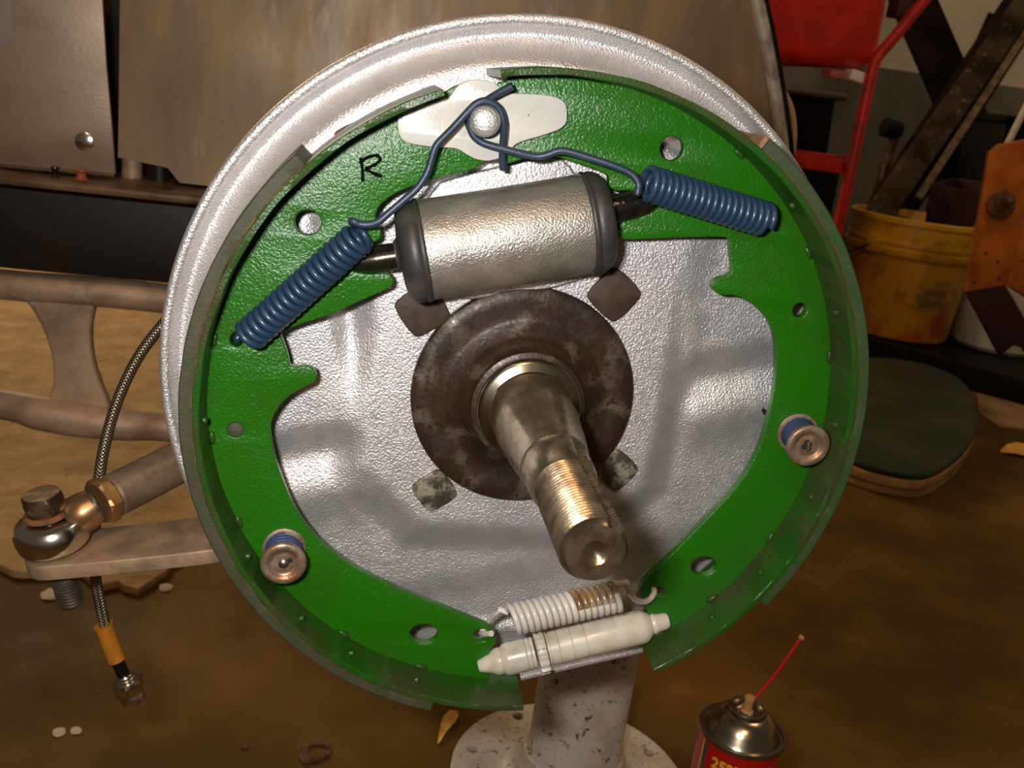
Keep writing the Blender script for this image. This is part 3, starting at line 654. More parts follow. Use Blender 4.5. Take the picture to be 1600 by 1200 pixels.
hy = .155
hose = thing('brake_hose', 'braided steel brake hose hanging behind the steering arm with chrome end', 'hose', Y(165, 900, hy))
hp = [(330, 440), (290, 470), (250, 512), (215, 560), (188, 615), (170, 670), (158, 725), (151, 790), (147, 850), (149, 900), (157, 945), (166, 985)]
tube('braid', [Y(a, b, hy+(.05-.05*min(1, max(0, (b-440)/300)))) for a, b in hp], .00325, braid, hose, 20, smoothpts=7)
e0 = Y(162, 978, hy); e1 = Y(182, 1031, hy); ed = (e1-e0).normalized()
tube('orange_sleeve', [e0-ed*.001, e0+ed*.001, e1], [.0057, .0054, .0053], orange, hose, 24)
e2 = Y(197, 1062, hy)
tube('black_hose_end', [e1-ed*.001, e2], .0038, blacksteel, hose, 20)
lathe('collar', e2-ed*.004, ed, [(.0048, 0), (.0056, .0010), (.0056, .0030), (.0046, .0042)], chrome, hose, 28)
hexprism('hex_fitting', e2+ed*.0005, ed, .0165, .0085, chrome, hose, .2, .4)
lathe('fitting_end', e2+ed*.0080, ed, [(.0068, 0), (.0074, .001), (.0074, .0070), (.0064, .0078), (.0048, .0078), (.0040, .0050), (0, .0050)], chrome, hose, 32)

# ---------------------------------------------------------------- STAND
cx, cy = .1625, .378
stand = thing('floor_stand', 'oily white pedestal stand with round drilled base under the brake', 'stand', (cx, cy, FLOOR))
def base():
    holes = [circle(cx+.098*math.cos(a), cy+.098*math.sin(a), .0055, 18) for a in [math.radians(22+45*k) for k in range(8)]]
    prism('base_disc', circle(cx, cy, .1145, 96), holes, (0, 0, FLOOR), (1, 0, 0), (0, 1, 0), .008, standmat, stand, .001)
base()
lathe('flared_foot', (cx, cy, FLOOR+.008), (0, 0, 1), [(.090, 0), (.072, .0015), (.058, .006), (.050, .016), (.0470, .026), (.0455, .030)], standmat, stand, 72)
lathe('pillar', (cx, cy, FLOOR+.036), (0, 0, 1), [(.0440, 0), (.0452, .001), (.0440, .004), (.0440, .43)], standmat, stand, 72)
wl_ = []
for i in range(49):
    a = 2*PI*i/48; wl_.append((cx+.0462*math.cos(a), cy+.0462*math.sin(a), FLOOR+.0370+.0010*math.sin(a*9)))
tube('weld_bead', wl_, .0025, standmat, stand, 8)
tube('pillar_seam', [(cx-.0435*math.cos(.9), cy-.0435*math.sin(.9), FLOOR+.037+i*.02) for i in range(15)], .0012, standmat, stand, 6)

# ---------------------------------------------------------------- SPRAY CAN
cc = Vector((.2461, .2255, 0)); zr = -.3205
can = thing('spray_can', 'red aerosol can with domed metal top and red straw on the floor', 'spray can', (cc.x, cc.y, FLOOR))
R = .0328
lathe('can_body', (cc.x, cc.y, FLOOR), (0, 0, 1), [(R-.001, 0), (R+.0006, .001), (R+.0006, .004), (R-.0005, .006), (R-.0005, zr-FLOOR-.002)], canred, can, 72)
lathe('dome', (cc.x, cc.y, zr-.004), (0, 0, 1), [(R, 0), (R+.0013, .0008), (R+.0016, .0030), (R+.0008, .0044), (R-.0012, .0044), (R-.0020, .0026), (R-.0036, .0028), (R-.0052, .0052), (R-.0075, .0105), (R-.0110, .0155), (R-.0150, .0190), (R-.0178, .0200), (.0150, .0206), (.0152, .0222), (.0144, .0238), (.0132, .0240), (.0122, .0228), (.0116, .0195), (.0108, .0170), (.0085, .0165), (.0072, .0185), (.0050, .0200), (.0035, .0205)], canmetal, can, 72)
lathe('nozzle', (cc.x, cc.y, zr+.0160), (0, 0, 1), [(.0050, 0), (.0050, .001), (.0038, .002), (.0036, .009), (.0040, .0098), (.0040, .0125), (.0034, .0130), (.0016, .0128), (.0014, .0118), (0, .0118)], nozzle, can, 28)
zn = zr+.0265; nb = Vector((cc.x+.003, cc.y, zn))
tipd = D(1250, 999, .80)
s_ = [nb, nb.lerp(tipd, .35)+Vector((.000, 0, -.004)), nb.lerp(tipd, .7)+Vector((0, 0, -.003)), tipd]
tube('straw', s_, .0014, strawred, can, 10, smoothpts=5)
lathe('straw_tip', tipd, (tipd-s_[2]), [(.0016, 0), (.0026, .001), (.0024, .0030), (.001, .0036)], nozzle, can, 12)
def cantext(txt, px, size, zt):
    cu = bpy.data.curves.new('t', 'FONT'); cu.body = txt; cu.size = size; cu.extrude = .0001; cu.offset = .00045
    o = bpy.data.objects.new('t', cu); C.objects.link(o); dg = bpy.context.evaluated_depsgraph_get()
    me = bpy.data.meshes.new_from_object(o.evaluated_get(dg)); bpy.data.objects.remove(o)
    bm = bmesh.new(); bm.from_mesh(me); bmesh.ops.triangulate(bm, faces=bm.faces); 
    for _ in range(1): bmesh.ops.subdivide_edges(bm, edges=[e for e in bm.edges if e.calc_length() > .0015], cuts=1)
    bm.to_mesh(me); bm.free()
    for v in me.vertices:
        a = px + v.co.x/R; z = zt + v.co.y; rr = R-.0004+v.co.z+.0002
        v.co = (cc.x+rr*math.sin(a), cc.y-rr*math.cos(a), z)
    me.name = 'can_lettering'
    return link('can_lettering', me, canyellow, can, False)
def canangle(px, py):
    # angle around the can of a photograph point
    best = None
    for i in range(-80, 100):
        a = math.radians(i); p = Vector((cc.x+R*math.sin(a), cc.y-R*math.cos(a), 0)); r = ray(px, py)
        t = ((p-CAM).x*r.x+(p-CAM).y*r.y)/(r.x**2+r.y**2); q = CAM+r*t; d = (q.x-p.x)**2+(q.y-p.y)**2
        if best is None or d < best[0]: best = (d, a, q.z)
    return best[1], best[2]
a_, z_ = canangle(1111, 1194); cantext('25%', a_, .0125, z_-.0015)
cantext('MORE', a_, .0105, z_-.0125)
a2, z2 = canangle(1170, 1212); cantext('25%', a2, .0120, z2-.004)
cantext('MORE', a2, .0105, z2-.0145)
# dark vertical band and yellow seam
for px, wd, mt, nm in ((1101, .0020, candark, 'dark_band'), (1086, .0008, canyellow, 'yellow_line')):
    a, _ = canangle(px, 1170); vs = []; fs = []
    for z in (FLOOR+.01, zr-.006):
        for k in range(5):
            t = a+(k-2)/2*wd/R
            for rr in (R-.0006, R-.0001): vs.append((cc.x+rr*math.sin(t), cc.y-rr*math.cos(t), z))
    for k in range(4):
        i = k*2; j = 10+k*2; fs += [(i+1, i+3, j+3, j+1), (i, j, j+2, i+2), (i, i+2, i+3, i+1), (j, j+1, j+3, j+2)]
    fs += [(0, 1, 11, 10), (8, 18, 19, 9)]
    mesh(nm, vs, fs, mt, can, False)

# ---------------------------------------------------------------- SMALL THINGS ON THE FLOOR
p = Z(492, 1176, FLOOR)
wo = [Z(x, y, FLOOR) for x, y in ((465, 1170), (480, 1163), (498, 1160), (512, 1163), (518, 1173), (514, 1183), (500, 1190), (476, 1197), (466, 1188))]
hc = Z(496, 1174, FLOOR)
tag(prism('tab_washer', chaikin([(q.x, q.y) for q in wo][::-1], 1, .2), [circle(hc.x, hc.y, .0092, 24, .0085)], (0, 0, FLOOR), (1, 0, 0), (0, 1, 0), .0022, rust, None, .0004),
    'rusty tab washer lying on the brown floor left of the white stand', 'washer')
def leaf(name, px, mat, label, lift=.01):
    P = [Z(x, y, FLOOR) for x, y in px]; n = len(P)//2; vs = []; fs = []
    for i in range(n):
        a, b = P[i], P[-1-i]; mid = (a+b)/2
        for q, h in ((a, lift), (mid, .001), (b, lift*.8)):
            for dz in (0, .0006): vs.append((q.x, q.y, FLOOR+.0005+h*math.sin(PI*(i+.4)/n)+dz))
    for i in range(n-1):
        o = i*6; q = o+6
        for k in (0, 2):
            fs += [(o+k+1, o+k+3, q+k+3, q+k+1), (o+k, q+k, q+k+2, o+k+2)]
        fs += [(o, o+1, q+1, q), (o+4, q+4, q+5, o+5)]
    fs += [(0, 2, 3, 1), (2, 4, 5, 3), ((n-1)*6, (n-1)*6+1, (n-1)*6+3, (n-1)*6+2), ((n-1)*6+2, (n-1)*6+3, (n-1)*6+5, (n-1)*6+4)]
    return tag(mesh(name, vs, fs, mat, None, True, 60), label, 'leaf')
leaf('dry_leaf', [(683, 1162), (685, 1150), (688, 1136), (693, 1124), (703, 1114), (715, 1114), (716, 1121), (711, 1132), (702, 1142), (694, 1152), (689, 1160), (685, 1164)], leafmat, 'curled yellow leaf on the floor beside the white stand base', .004)
leaf('dry_leaf', [(1562, 706), (1572, 700), (1585, 698), (1600, 700), (1608, 706), (1606, 714), (1596, 716), (1584, 714), (1572, 712), (1564, 709)], leafmat, 'flat orange leaf on the floor at the far right below the green board')
for i, (px, py, s, lb) in enumerate(((92, 1145, .0065, 'larger left one of two pale crumbs on the floor at lower left'), (119, 1142, .0055, 'right one of two pale crumbs on the floor at lower left'), (259, 919, .009, 'pale flake on the floor just below the steering arm'), (80, 930, .012, 'pale flake on the floor left of the threaded bolt end'), (383, 1168, .004, 'small dark chip on the floor left of the tab washer'))):
    c = Z(px, py, FLOOR); bm = bmesh.new(); bmesh.ops.create_icosphere(bm, subdivisions=3, radius=s)
    for v in bm.verts: v.co *= (1+.35*noise.noise(v.co*150+Vector((i*3, 0, 0)))); v.co.z *= .22; v.co.x *= .9
    bmesh.ops.translate(bm, vec=(c.x, c.y, FLOOR+s*.12), verts=bm.verts); me = bpy.data.meshes.new('floor_crumb'); bm.to_mesh(me); bm.free()
    tag(link('floor_crumb', me, stone if i < 4 else rust), lb, 'debris')

# ---------------------------------------------------------------- CAR BODY AND FRAME (left, behind)
FY = .60
rail = thing('frame_rail', 'brown steel car frame rail with shade-darkened side running behind the brake on the left', 'frame rail', Y(100, 330, FY))
zt = Y(100, 290, FY).z; zb = Y(100, 428, FY).z
xl, xr = -.95, .43
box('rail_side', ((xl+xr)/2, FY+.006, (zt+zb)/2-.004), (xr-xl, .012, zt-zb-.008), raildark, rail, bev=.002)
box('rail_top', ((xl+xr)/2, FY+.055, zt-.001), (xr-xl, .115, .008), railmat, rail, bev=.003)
cr = thing('tubular_cross_frame', 'bare welded tube frame with waisted gusset below the frame rail', 'tube frame', Y(90, 560, FY))
def rp_(px, py, y=FY): return Y(px, py, y)
m1 = mpp(Y(100, 440, FY))
tube('upper_tube', [rp_(-260, 410, FY+.02), rp_(0, 444, FY+.02), rp_(130, 454, FY+.02), rp_(260, 467, FY+.02), rp_(420, 490, FY+.02)], .0150, tubemat, cr, 24, smoothpts=4)
tube('lower_tube', [rp_(-260, 600, FY+.02), rp_(0, 632, FY+.02), rp_(60, 645, FY+.01), rp_(120, 655, FY+.01), rp_(190, 664, FY+.01), rp_(260, 668, FY+.02), rp_(420, 690, FY+.02)], [.0145, .015, .0175, .0185, .0165, .0150, .0150], tubemat, cr, 24, smoothpts=5)
g = XZ([(32, 462), (50, 480), (66, 508), (78, 540), (84, 570), (84, 600), (76, 622), (72, 640), (110, 655), (176, 650), (170, 628), (158, 600), (148, 570), (143, 540), (143, 510), (147, 488), (152, 470), (90, 458)], FY+.016)
yplate('gusset', chaikin(g, 1, .22), [], FY+.012, .016, tubemat, cr, .004)
# vertical lower legs so the frame stands on the floor
for px in (-220, 620):
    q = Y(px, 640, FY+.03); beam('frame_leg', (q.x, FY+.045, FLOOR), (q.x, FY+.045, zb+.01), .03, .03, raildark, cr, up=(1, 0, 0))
for px, py, mt, lb, s in ((127, 281, rust, 'small orange plug on top of the frame rail below the door corner', .0065), (86, 280, darkrod, 'tiny brown bolt head on top of the frame rail', .0042)):
    q = Y(px, py, FY+.03); tag(lathe('rail_plug', (q.x, q.y, zt+.0032), (0, 0, 1), [(s, 0), (s, .001), (s*.7, .002), (s*.7, .0065), (s*.95, .008), (s*.9, .0095), (0, .010)], (M('orange_plug', (.45, .10, .03), .5) if mt is rust else mt), None, 20), lb, 'plug')
# dark pipes showing in the gap
gapz = zt+.003
for px, rr, mt in ((208, .010, tubemat), (252, .010, raildark)):
    q = Y(px, 260, FY+.09); tag(lathe('body_post', (q.x, FY+.085 if px < 230 else FY+.082, gapz), (0, 0, 1), [(rr, 0), (rr, .13)], mt, None, 20), 'brown post in the gap right of the door corner' if px < 230 else 'darker post in the gap under the fender panel', 'post')
# fender panel
PY = .665
def fender():
    root = thing('fender_panel', 'large mottled brown bare metal body panel behind the top of the brake', 'body panel', Y(600, 280, PY))
    nx, nz = 60, 24; vs = []; fs = []
    Lx = Y(186, 100, PY).x; bl = Y(186, 246, PY)
    def edge_r(t):   # right edge in x as function of height
        pts = [(Y(a+20, b, PY).z, Y(a+20, b, PY).x) for a, b in ((1225, 330), (1215, 250), (1208, 190), (1196, 130), (1180, 60), (1162, 0), (1140, -60), (1100, -160))]
        for (za, xa), (zb_, xb) in zip(pts, pts[1:]):
            if za <= t <= zb_: return xa+(xb-xa)*(t-za)/(zb_-za)
        return pts[0][1] if t < pts[0][0] else pts[-1][1]
    ztop = .33; r265 = Y(265, 262, PY)
    for j in range(nz+1):
        for i in range(nx+1):
            s = i/nx; x_at = lambda z: Lx+(edge_r(z)-Lx)*s
            xg = Lx+(.42-Lx)*s
            zb0 = bl.z + (r265.z-bl.z)*min(1, (xg-Lx)/(r265.x-Lx)) if xg <= r265.x else (zt+.006)
            z = zb0+(ztop-zb0)*j/nz; x = x_at(z)
            y = PY+.012*math.sin(s*PI)*-1+.020*sm(.86, 1, s)+.004*noise.noise(Vector((x*7, z*7, 0)))
            vs.append((x, y, z))
    n = len(vs); vs += [(a, b+.003, c) for a, b, c in vs]
    for j in range(nz):
        for i in range(nx):
            a = j*(nx+1)+i; fs.append((a, a+1, a+nx+2, a+nx+1)); fs.append((n+a+1, n+a, n+a+nx+1, n+a+nx+2))
    for i in range(nx): fs.append((i+1, i, n+i, n+i+1)); o = nz*(nx+1); fs.append((o+i, o+i+1, n+o+i+1, n+o+i))
    for j in range(nz): o = j*(nx+1); fs.append((o, o+nx+1, n+o+nx+1, n+o)); o += nx; fs.append((o+nx+1, o, n+o, n+o+nx+1))
    mesh('panel_sheet', vs, fs, sheet, root, True, 60)
    ed = [(1150, -120), (1166, -40), (1176, 0), (1187, 50), (1200, 120), (1211, 190), (1218, 250), (1225, 330)]
    tube('edge_bead', [Y(a+6, b, PY+.018) for a, b in ed], .0075, M('grey_edge_bead', (.52, .46, .36), .5, .1, (.22, .18, .13), 30, .42, .6), root, 16, smoothpts=4)
    tube('edge_seal', [Y(a+19, b, PY+.026) for a, b in ed], .0040, black, root, 12, smoothpts=4)
fender()
# near-black sheet behind the gap, standing in for the shade inside
tag(box('gap_shade_panel', (-.15, .86, .12), (1.05, .01, .45), raildark, bev=.001), 'dark sheet standing for the shade in the gap beside the door corner', 'body panel')
# door corner
DY = .645
door = thing('door_panel', 'brushed grey-brown metal door corner with round steel button at upper left', 'door', Y(60, 250, DY))
dp = XZ([(-400, -260), (150, -260), (157, -30), (160, 0), (166, 100), (174, 190), (180, 272), (130, 271), (-400, 225)], DY)
yplate('door_skin', dp[::-1] if 0 else dp, [], DY, .004, doorsheet, door, .0006)
e = [Y(a, b, DY) for a, b in ((-400, 221), (-60, 254), (60, 265), (177, 274))]
tube('hem', e, .0026, brightsteel, door, 10)
q = Y(132, 221, DY); lathe('round_button', (q.x, DY, q.z), (0, -1, 0), [(.0090, 0), (.0090, .0008), (.0080, .0014), (0, .0016)], chrome, door, 32)
tp_ = XZ([(-60, -60), (18, -60), (22, 62), (8, 70), (-60, 66)], DY-.0006)
yplate('tape_patch', tp_, [], DY-.0008, .0007, M('grey_tape', (.33, .29, .27), .6), door, .0001)

# ---------------------------------------------------------------- RIGHT BACKGROUND
# low black platform
pA = Z(1357, 566, FLOOR); pB = Z(1526, 613, FLOOR); pd = (pB-pA).normalized(); pn = Vector((-pd.y, pd.x, 0))
if pn.y < 0: pn = -pn
HP = .065; q0 = pA-pd*.45; q1 = pB+pd*.7
pf = thing('low_platform', 'low black platform on the floor under the yellow bucket', 'platform', (q0+q1)/2+pn*.3)
cpl = (q0+q1)/2; rotp = Matrix((pd, pn, Vector((0, 0, 1)))).transposed()
box('platform_front_rail', cpl+pn*.02+Vector((0, 0, HP/2)), ((q1-q0).length, .04, HP), black, pf, rotp, .006)
box('platform_deck', cpl+pn*.26+Vector((0, 0, HP/2-.006)), ((q1-q0).length-.02, .43, HP-.014), black, pf, rotp, .006)
DZ = FLOOR+HP-.010
# yellow bucket
bb = Z(1390, 516, DZ); bx, by = bb.x, bb.y
bm_ = mpp(bb)
rt = 99*mpp((bx, by, DZ+.3)); rb_ = rt*.86
for _h in range(200, 420, 2):
    hB = _h/1000; pr = Vector((bx, by, DZ+hB))-CAM
    if 600+FPX*pr.dot(RY)/pr.dot(RZ) < 338: break
bk = thing('bucket', 'dirty yellow plastic bucket full of scrap on the low black platform', 'bucket', (bx, by, DZ))
prof = [(0, .004), (rb_-.01, .0), (rb_, .006), (rb_+(rt-rb_)*.6, hB*.60), (rt*.965, hB*.70)]
lathe('bucket_wall', (bx, by, DZ), (0, 0, 1), prof, yellowlow, bk, 72)
ringlathe('bucket_collar', (bx, by, DZ), (0, 0, 1), [(rt*.93, hB*.69), (rt*.985, hB*.69), (rt*1.01, hB*.71), (rt*1.01, hB*.75), (rt*.975, hB*.755), (rt*.975, hB*.78), (rt*1.00, hB*.785), (rt*1.00, hB*.81), (rt*.975, hB*.815), (rt*.985, hB*.95), (rt*1.015, hB*.955), (rt*1.015, hB*.99), (rt*.995, hB), (rt*.95, hB), (rt*.94, hB*.9)], yellow, bk, 72)
ba = math.atan2(CAM.y-by, CAM.x-bx)+math.radians(-8)
def onb(a, r, h): return Vector((bx+r*math.cos(a), by+r*math.sin(a), DZ+h))
a_h = ba-math.radians(24)
box('handle_lug', onb(a_h, rt*1.02, hB*.77), (.02, .035, .05), yellow, bk, Matrix.Rotation(a_h, 3, 'Z'), .004)
tube('wire_handle', [onb(a_h, rt*1.06, hB*.76), onb(a_h-.15, rt*1.1, hB*.70), onb(a_h-.5, rt*1.12, hB*.6), onb(a_h-1.0, rt*1.1, hB*.52), onb(a_h-1.6, rt*1.1, hB*.5), onb(a_h-2.2, rt*1.1, hB*.6), onb(a_h-PI+.1, rt*1.05, hB*.76)], .003, darkrod, bk, 8, smoothpts=4)
# long weathered plank from bucket to upper right
def inb(dx, dy): return Vector((bx+dx, by+dy, DZ+.02))
top = Y(1600, 10, by+.55); lo_ = Y(1385, 318, by+.02)
dd = (top-lo_).normalized(); base_ = lo_-dd*.07
pk = beam('plank', base_, lo_+dd*1.25, .080, .022, wood, None, up=(-.5, -.8, .3)); tag(pk, 'long grey weathered plank standing in the yellow bucket, leaning right', 'plank')
top = Y(1604, 50, by+.45); lo_ = Y(1441, 300, by-.05); dd = (top-lo_).normalized()
ai = thing('angle_iron', 'thin rusty angle iron standing in the yellow bucket, leaning right', 'angle iron', lo_-dd*.2)
beam('flange_strip', lo_-dd*.03, lo_+dd*.9, .022, .004, ironmat, ai, up=(-.5, -.8, .3)); beam('flange_strip', lo_-dd*.03+Vector((.010, .012, 0)), lo_+dd*.9+Vector((.010, .012, 0)), .022, .004, ironmat, ai, up=(.8, -.3, .3))
# perforated steel box
pc_ = Y(1497, 318, by-.06); s = 62*mpp(pc_)
pb = thing('perforated_box', 'dark rusty perforated steel box sticking out of the yellow bucket', 'steel box', pc_-Vector((0, 0, s/2)))
rb3 = Matrix.Rotation(math.radians(25), 3, 'Z') @ Matrix.Rotation(math.radians(-12), 3, 'Y')
for nm, off, sz in (('box_side', (0, -.5, 0), (1, .06, 1)), ('box_side', (0, .5, 0), (1, .06, 1)), ('box_side', (-.5, 0, 0), (.06, 1, 1)), ('box_side', (.5, 0, 0), (.06, 1, 1)), ('box_base', (0, 0, -.5), (1, 1, .06))):
    box(nm, pc_+rb3@(Vector(off)*s), Vector(sz)*s, M('rusty_dark_box', (.07, .022, .015), .6, .2, (.03, .012, .01), 20), pb, rb3, .002)
vs = []
for i in range(3):
    for j in range(2):
        q = pc_+rb3@(Vector(((-.3+.3*i), -.535, (-.2+.4*j)))*s); lathe('perforation', q, rb3@Vector((0, -1, 0)), [(s*.07, 0), (s*.06, .001), (0, .001)], dark, pb, 12)
q = Y(1404, 335, by-.03); tag(lathe('scrap_disc', (q.x, q.y, q.z-.03), (.1, -.2, 1), [(.07, 0), (.075, .004), (.075, .012), (.07, .016), (0, .018)], ironmat, None, 32), 'brown disc lying among the scrap in the yellow bucket', 'scrap')
q = Y(1517, 348, by-.10); tag(beam('wood_stub', q-Vector((.03, .0, .12)), q+Vector((.03, 0, .03)), .035, .02, boardedge), 'short yellow-brown stub poking over the right rim of the bucket', 'stub')
# dark timbers leaning on the wall
q1_ = Y(1400, -60, 4.0); q2_ = Y(1500, 170, 3.7); dd = (q2_-q1_).normalized(); ln = ((FLOOR+.02)-q1_.z)/dd.z
tag(beam('timber', q1_-dd*.3, q1_+dd*ln, .17, .06, woodblack, None, up=(-.3, -.9, .1)), 'wide blackened timber leaning left against the pale wall', 'timber')
q1_ = Y(1640, -50, 3.35); q2_ = Y(1515, 140, 3.05); dd = (q2_-q1_).normalized(); ln = ((FLOOR+.02)-q1_.z)/dd.z
tag(beam('timber', q1_-dd*.3, q1_+dd*ln, .16, .06, woodblack, None, up=(.3, -.9, .1)), 'blackened timber leaning right, crossing behind the plank top', 'timber')
q1_ = Y(1548, 22, 3.5); q2_ = Y(1508, 110, 3.45)
tag(tube('thin_rod', [q1_, q2_, q2_+(q2_-q1_)*2.9], .012, black, None, 10), 'thin black rod leaning against the pale wall between the timbers', 'rod')
q = Y(1425, 20, 3.0)
# clutter: big dark box behind the bucket
q = Y(1545, 330, 2.85); ctz = Y(1545, 190, 2.85).z
db = thing('black_crate', 'tall black crate in shadow behind the yellow bucket', 'crate', (q.x, 2.80, FLOOR))
box('crate_body', (q.x, 2.80, (FLOOR+ctz)/2), (.34, .34, ctz-FLOOR), black, db, None, .01)
box('crate_lid', (q.x, 2.80, ctz+.012), (.37, .37, .024), black, db, None, .006)
# white pipe
b = Y(1517, 340, by-.04); a = Y(1604, 165, by+.10); dd = (b-a).normalized()
tag(tube('white_pipe', [a-dd*.3, b+dd*.05], .010, whiteplastic, None, 14), 'thin white pipe standing in the bucket beside the orange bracket', 'pipe')
# orange bracket
OY = 1.62
ob = thing('orange_bracket', 'tall orange steel bracket with rusty bolt and maroon foot at the right edge', 'bracket', Y(1563, 556, OY))
yplate('bracket_plate', XZ([(1546, 240), (1562, 226), (1622, 215), (1622, 300), (1600, 325), (1588, 385), (1573, 446), (1511, 456), (1530, 340)][::-1], OY), [], OY, .012, orangemat, ob, .002)
yplate('bracket_side', XZ([(1622, 300), (1640, 300), (1612, 470), (1578, 448), (1590, 385), (1602, 325)][::-1], OY+.02), [], OY+.012, .03, orangemat, ob, .002)
yplate('bracket_foot', XZ([(1512, 457), (1573, 447), (1602, 497), (1640, 560), (1640, 600), (1600, 545), (1585, 540), (1564, 557)][::-1], OY), [], OY+.002, .014, darkred, ob, .002)
q = Y(1563, 318, OY); m_ = mpp(q)
lathe('bolt_washer', (q.x, OY, q.z), (-.1, -1, .3), [(23*m_, -.004), (24*m_, .004), (20*m_, .008), (14*m_, .012), (13*m_, .018)], rust, ob, 32)
lathe('bolt_stub', (q.x, OY-.012, q.z), (-.25, -1, .6), [(9*m_, 0), (9*m_, .030), (7*m_, .034)], rust, ob, 20)
for px, py in ((1540, 396), (1559, 409), (1561, 434), (1522, 441)):
    c = Y(px, py, OY); lathe('rivet_hole', (c.x, OY, c.z), (0, -1, 0), [(2.6*m_, -.001), (2.6*m_, .0008), (0, .0009)], dark, ob, 12)
# white jug
jq = Z(1545, 548, DZ); j0 = Vector((jq.x+.05, jq.y+.06, DZ))
jg = thing('white_jug', 'white plastic jug on the platform behind the orange bracket', 'jug', j0)
jr = 62*mpp(j0)
lathe('jug_body', j0, (0, 0, 1), [(jr*.9, 0), (jr, .012), (jr, .22), (jr*.9, .26), (jr*.5, .30), (jr*.3, .31), (jr*.3, .34), (0, .34)], whiteplastic, jg, 48)
lathe('jug_cap', j0+Vector((0, 0, .332)), (0, 0, 1), [(jr*.34, 0), (jr*.34, .03), (0, .032)], black, jg, 24)
# green board
ol = [(1357, 556), (1400, 560), (1440, 566), (1475, 577), (1500, 590), (1517, 607), (1527, 628), (1530, 655), (1524, 680), (1508, 703), (1485, 722), (1462, 735), (1440, 741), (1400, 736), (1345, 722), (1305, 700), (1285, 650), (1290, 600), (1315, 562)]
zt_b = FLOOR+.052
ring = [(lambda p: (p.x, p.y))(Z(a, b, zt_b)) for a, b in ol]
bd = thing('oval_board', 'dark green oval padded board with chipped tan plywood edge on the floor', 'board', (sum(a for a, b in ring)/len(ring), sum(b for a, b in ring)/len(ring), FLOOR))
rr_ = chaikin(ring, 2, .25)
gx, gy = bd.location.x, bd.location.y
prism('vinyl_top', rr_[::-1], [], (0, 0, FLOOR+.036), (1, 0, 0), (0, 1, 0), .016, boardgreen, bd, .007)
prism('plywood_layer', [(gx+(a-gx)*1.0, gy+(b-gy)*1.0) for a, b in rr_[::-1]], [], (0, 0, FLOOR+.018), (1, 0, 0), (0, 1, 0), .019, boardedge, bd, .003)
prism('plywood_layer', [(gx+(a-gx)*.985, gy+(b-gy)*.985) for a, b in rr_[::-1]], [], (0, 0, FLOOR), (1, 0, 0), (0, 1, 0), .019, boardedge, bd, .003)
# tan strip on the floor
st_ = [(lambda p: (p.x, p.y))(Z(a, b, FLOOR)) for a, b in ((1526, 616), (1640, 646), (1640, 676), (1560, 668), (1528, 645))]
tag(prism('floor_strip', st_[::-1], [], (0, 0, FLOOR-.001), (1, 0, 0), (0, 1, 0), .005, plywood, None, .001), 'thin tan wooden strip on the floor between black platform and green board', 'strip')

# red tub cart
RY_ = 1.75
cart = thing('red_cart', 'red garden cart with deep red plastic tub and bent red tube leg', 'cart', (Y(1300, 250, RY_).x, RY_, FLOOR))
tb = XZ([(1400, -190), (1396, -60), (1392, 0), (1384, 50), (1377, 88), (1366, 102), (1345, 108), (1280, 104), (1200, 98), (1120, 92), (1060, 60), (1040, -190)], RY_)
yplate('tub', chaikin(tb, 1, .2), [], RY_, .42, red, cart, .03)
lp = [(1500, -75), (1448, -5), (1400, 55), (1372, 88), (1363, 110), (1352, 160), (1337, 230), (1322, 300), (1306, 370)]
pts = [Y(a, b, RY_-.02) for a, b in lp]; dd = (pts[-1]-pts[-2]).normalized(); pts.append(pts[-1]+dd*((FLOOR+.012-pts[-1].z)/dd.z))
tube('bent_leg', pts, .0125, redframe, cart, 16, smoothpts=3)
beam('cross_bar', Y(1200, 244, RY_), Y(1326, 262, RY_), .012, .03, redframe, cart, up=(0, 0, 1)); beam('cross_bar', Y(1200, 232, RY_+.03), Y(1326, 247, RY_+.03), .02, .008, redframe, cart)
dq = Y(1180, 250, RY_); beam('far_leg', Vector((dq.x, RY_, FLOOR)), Vector((dq.x, RY_, Y(1180, 90, RY_).z)), .022, .022, redframe, cart, up=(1, 0, 0))
box('axle_block', Y(1302, 116, RY_+.02), (26*mpp(pts[0]), .05, 12*mpp(pts[0])), M('pinkish_tag', (.40, .10, .09), .5), cart, None, .002)
box('white_tag', Y(1336, 120, RY_+.01), (34*mpp(pts[0]), .05, 17*mpp(pts[0])), M('white_tag', (.80, .68, .60), .4), cart, Matrix.Rotation(math.radians(10), 3, 'Y'), .004)
# black tub behind the cart
k0 = Y(1262, 235, 2.25); bt = thing('black_tub', 'black plastic tub standing on a box behind the red cart', 'tub', (k0.x, 2.25, FLOOR))
tb = XZ([(1212, 134), (1320, 146), (1318, 156), (1305, 160), (1292, 250), (1230, 246), (1222, 152), (1210, 148)], 2.25)
yplate('tub_body', tb[::-1], [], 2.25, .25, black, bt, .006)
tube('tub_rim', [Y(1205, 138, 2.24), Y(1322, 152, 2.24)], .010, M('dull_brown_rim', (.09, .06, .03), .5), bt, 12)
zz = Y(1262, 250, 2.25).z; box('support_box', (k0.x, 2.37, (zz+FLOOR)/2), (.22, .24, zz-FLOOR), black, bt, None, .005)
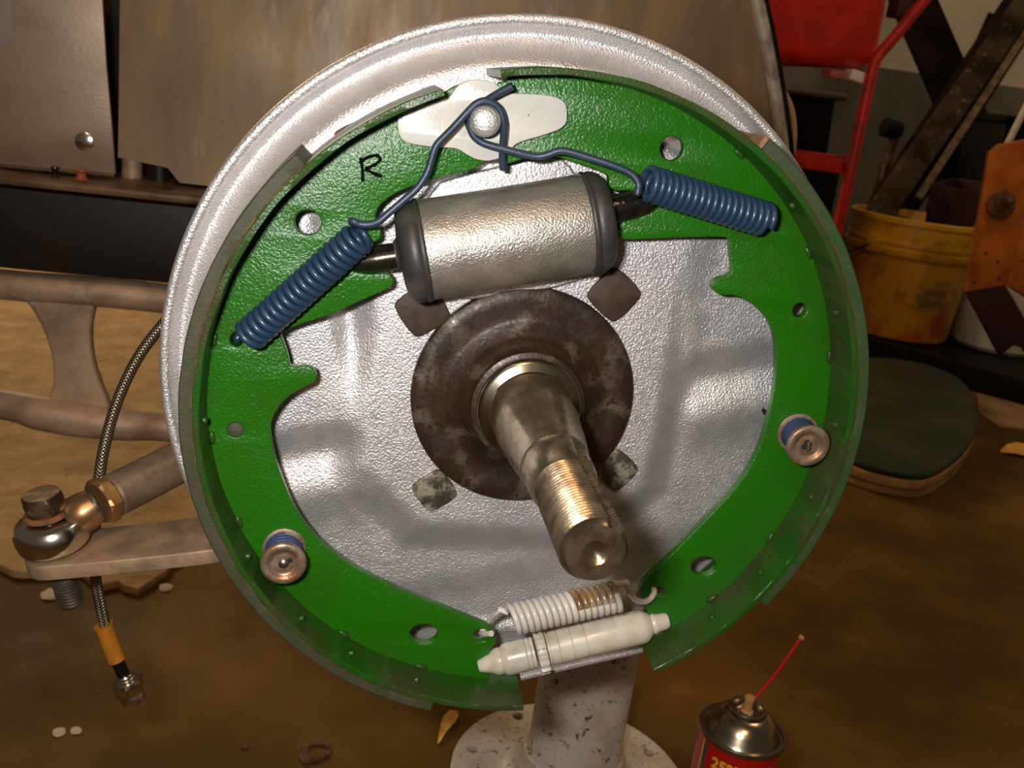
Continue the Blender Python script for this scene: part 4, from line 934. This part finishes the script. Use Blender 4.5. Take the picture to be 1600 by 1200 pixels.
# cream hose behind the fender edge
hp = [(1200, 108), (1214, 134), (1224, 150), (1233, 172), (1237, 200), (1236, 228), (1230, 262), (1215, 300)]
tag(tube('cream_hose', [Y(a, b, .86) for a, b in hp]+[Vector((Y(1215, 300, .86).x, .86, FLOOR+.004))], .0065, M('cream_hose', (.55, .38, .22), .5), None, 14, smoothpts=4), 'curved cream hose hanging just behind the fender edge', 'hose')
# mallet standing behind the cart leg
q = Z(1392, 335, FLOOR); q = Y(1393, 200, 2.9)
ml = thing('mallet', 'dark mallet standing upright against the grey wall left of the plank', 'mallet', (q.x, 2.9, FLOOR))
tube('mallet_handle', [Vector((q.x+.02, 2.9, q.z)), Vector((q.x-.03, 2.9, FLOOR+.002))], .016, wood, ml, 12)
lathe('mallet_head', Y(1379, 198, 2.9), Y(1410, 206, 2.9)-Y(1379, 198, 2.9), [(.025, 0), (.032, .006), (.032, .060), (.025, .068)], black, ml, 24)
box('handle_bracket', Y(1406, 10, RY_+.06), (.035, .05, .05), M('dull_maroon', (.05, .012, .01), .6), cart, None, .006)

# ---------------------------------------------------------------- sub-parts under their parts
def under(child, parent):
    for o in list(C.objects):
        if o.type == 'MESH' and o.parent and o.name.split('.')[0] == child:
            sib = [q for q in o.parent.children if q.name.split('.')[0] == parent and q != o]
            if sib:
                o.parent = sib[0]; o.matrix_parent_inverse = Matrix.Identity(4)
for c_, p_ in (('lining_end', 'lining'), ('rust_seam', 'lining'), ('weld_nibs', 'table'), ('marker_letter', 'web'), ('oil_film', 'coil'), ('slot', 'cup'), ('nail_head', 'cup'),
               ('can_lettering', 'can_body'), ('dark_band', 'can_body'), ('yellow_line', 'can_body'), ('nozzle', 'dome'), ('straw', 'dome'), ('straw_tip', 'dome'),
               ('wire_handle', 'bucket_collar'), ('handle_lug', 'bucket_collar'), ('perforation', 'box_side'), ('rivet_hole', 'bracket_plate'), ('bolt_stub', 'bolt_washer'),
               ('plate_hole', 'pressed_disc'), ('worn_edge', 'pressed_disc'), ('edge_seal', 'edge_bead'), ('fitting_end', 'hex_fitting'), ('weld_bead', 'pillar'), ('pillar_seam', 'pillar'), ('crate_lid', 'crate_body')):
    under(c_, p_)
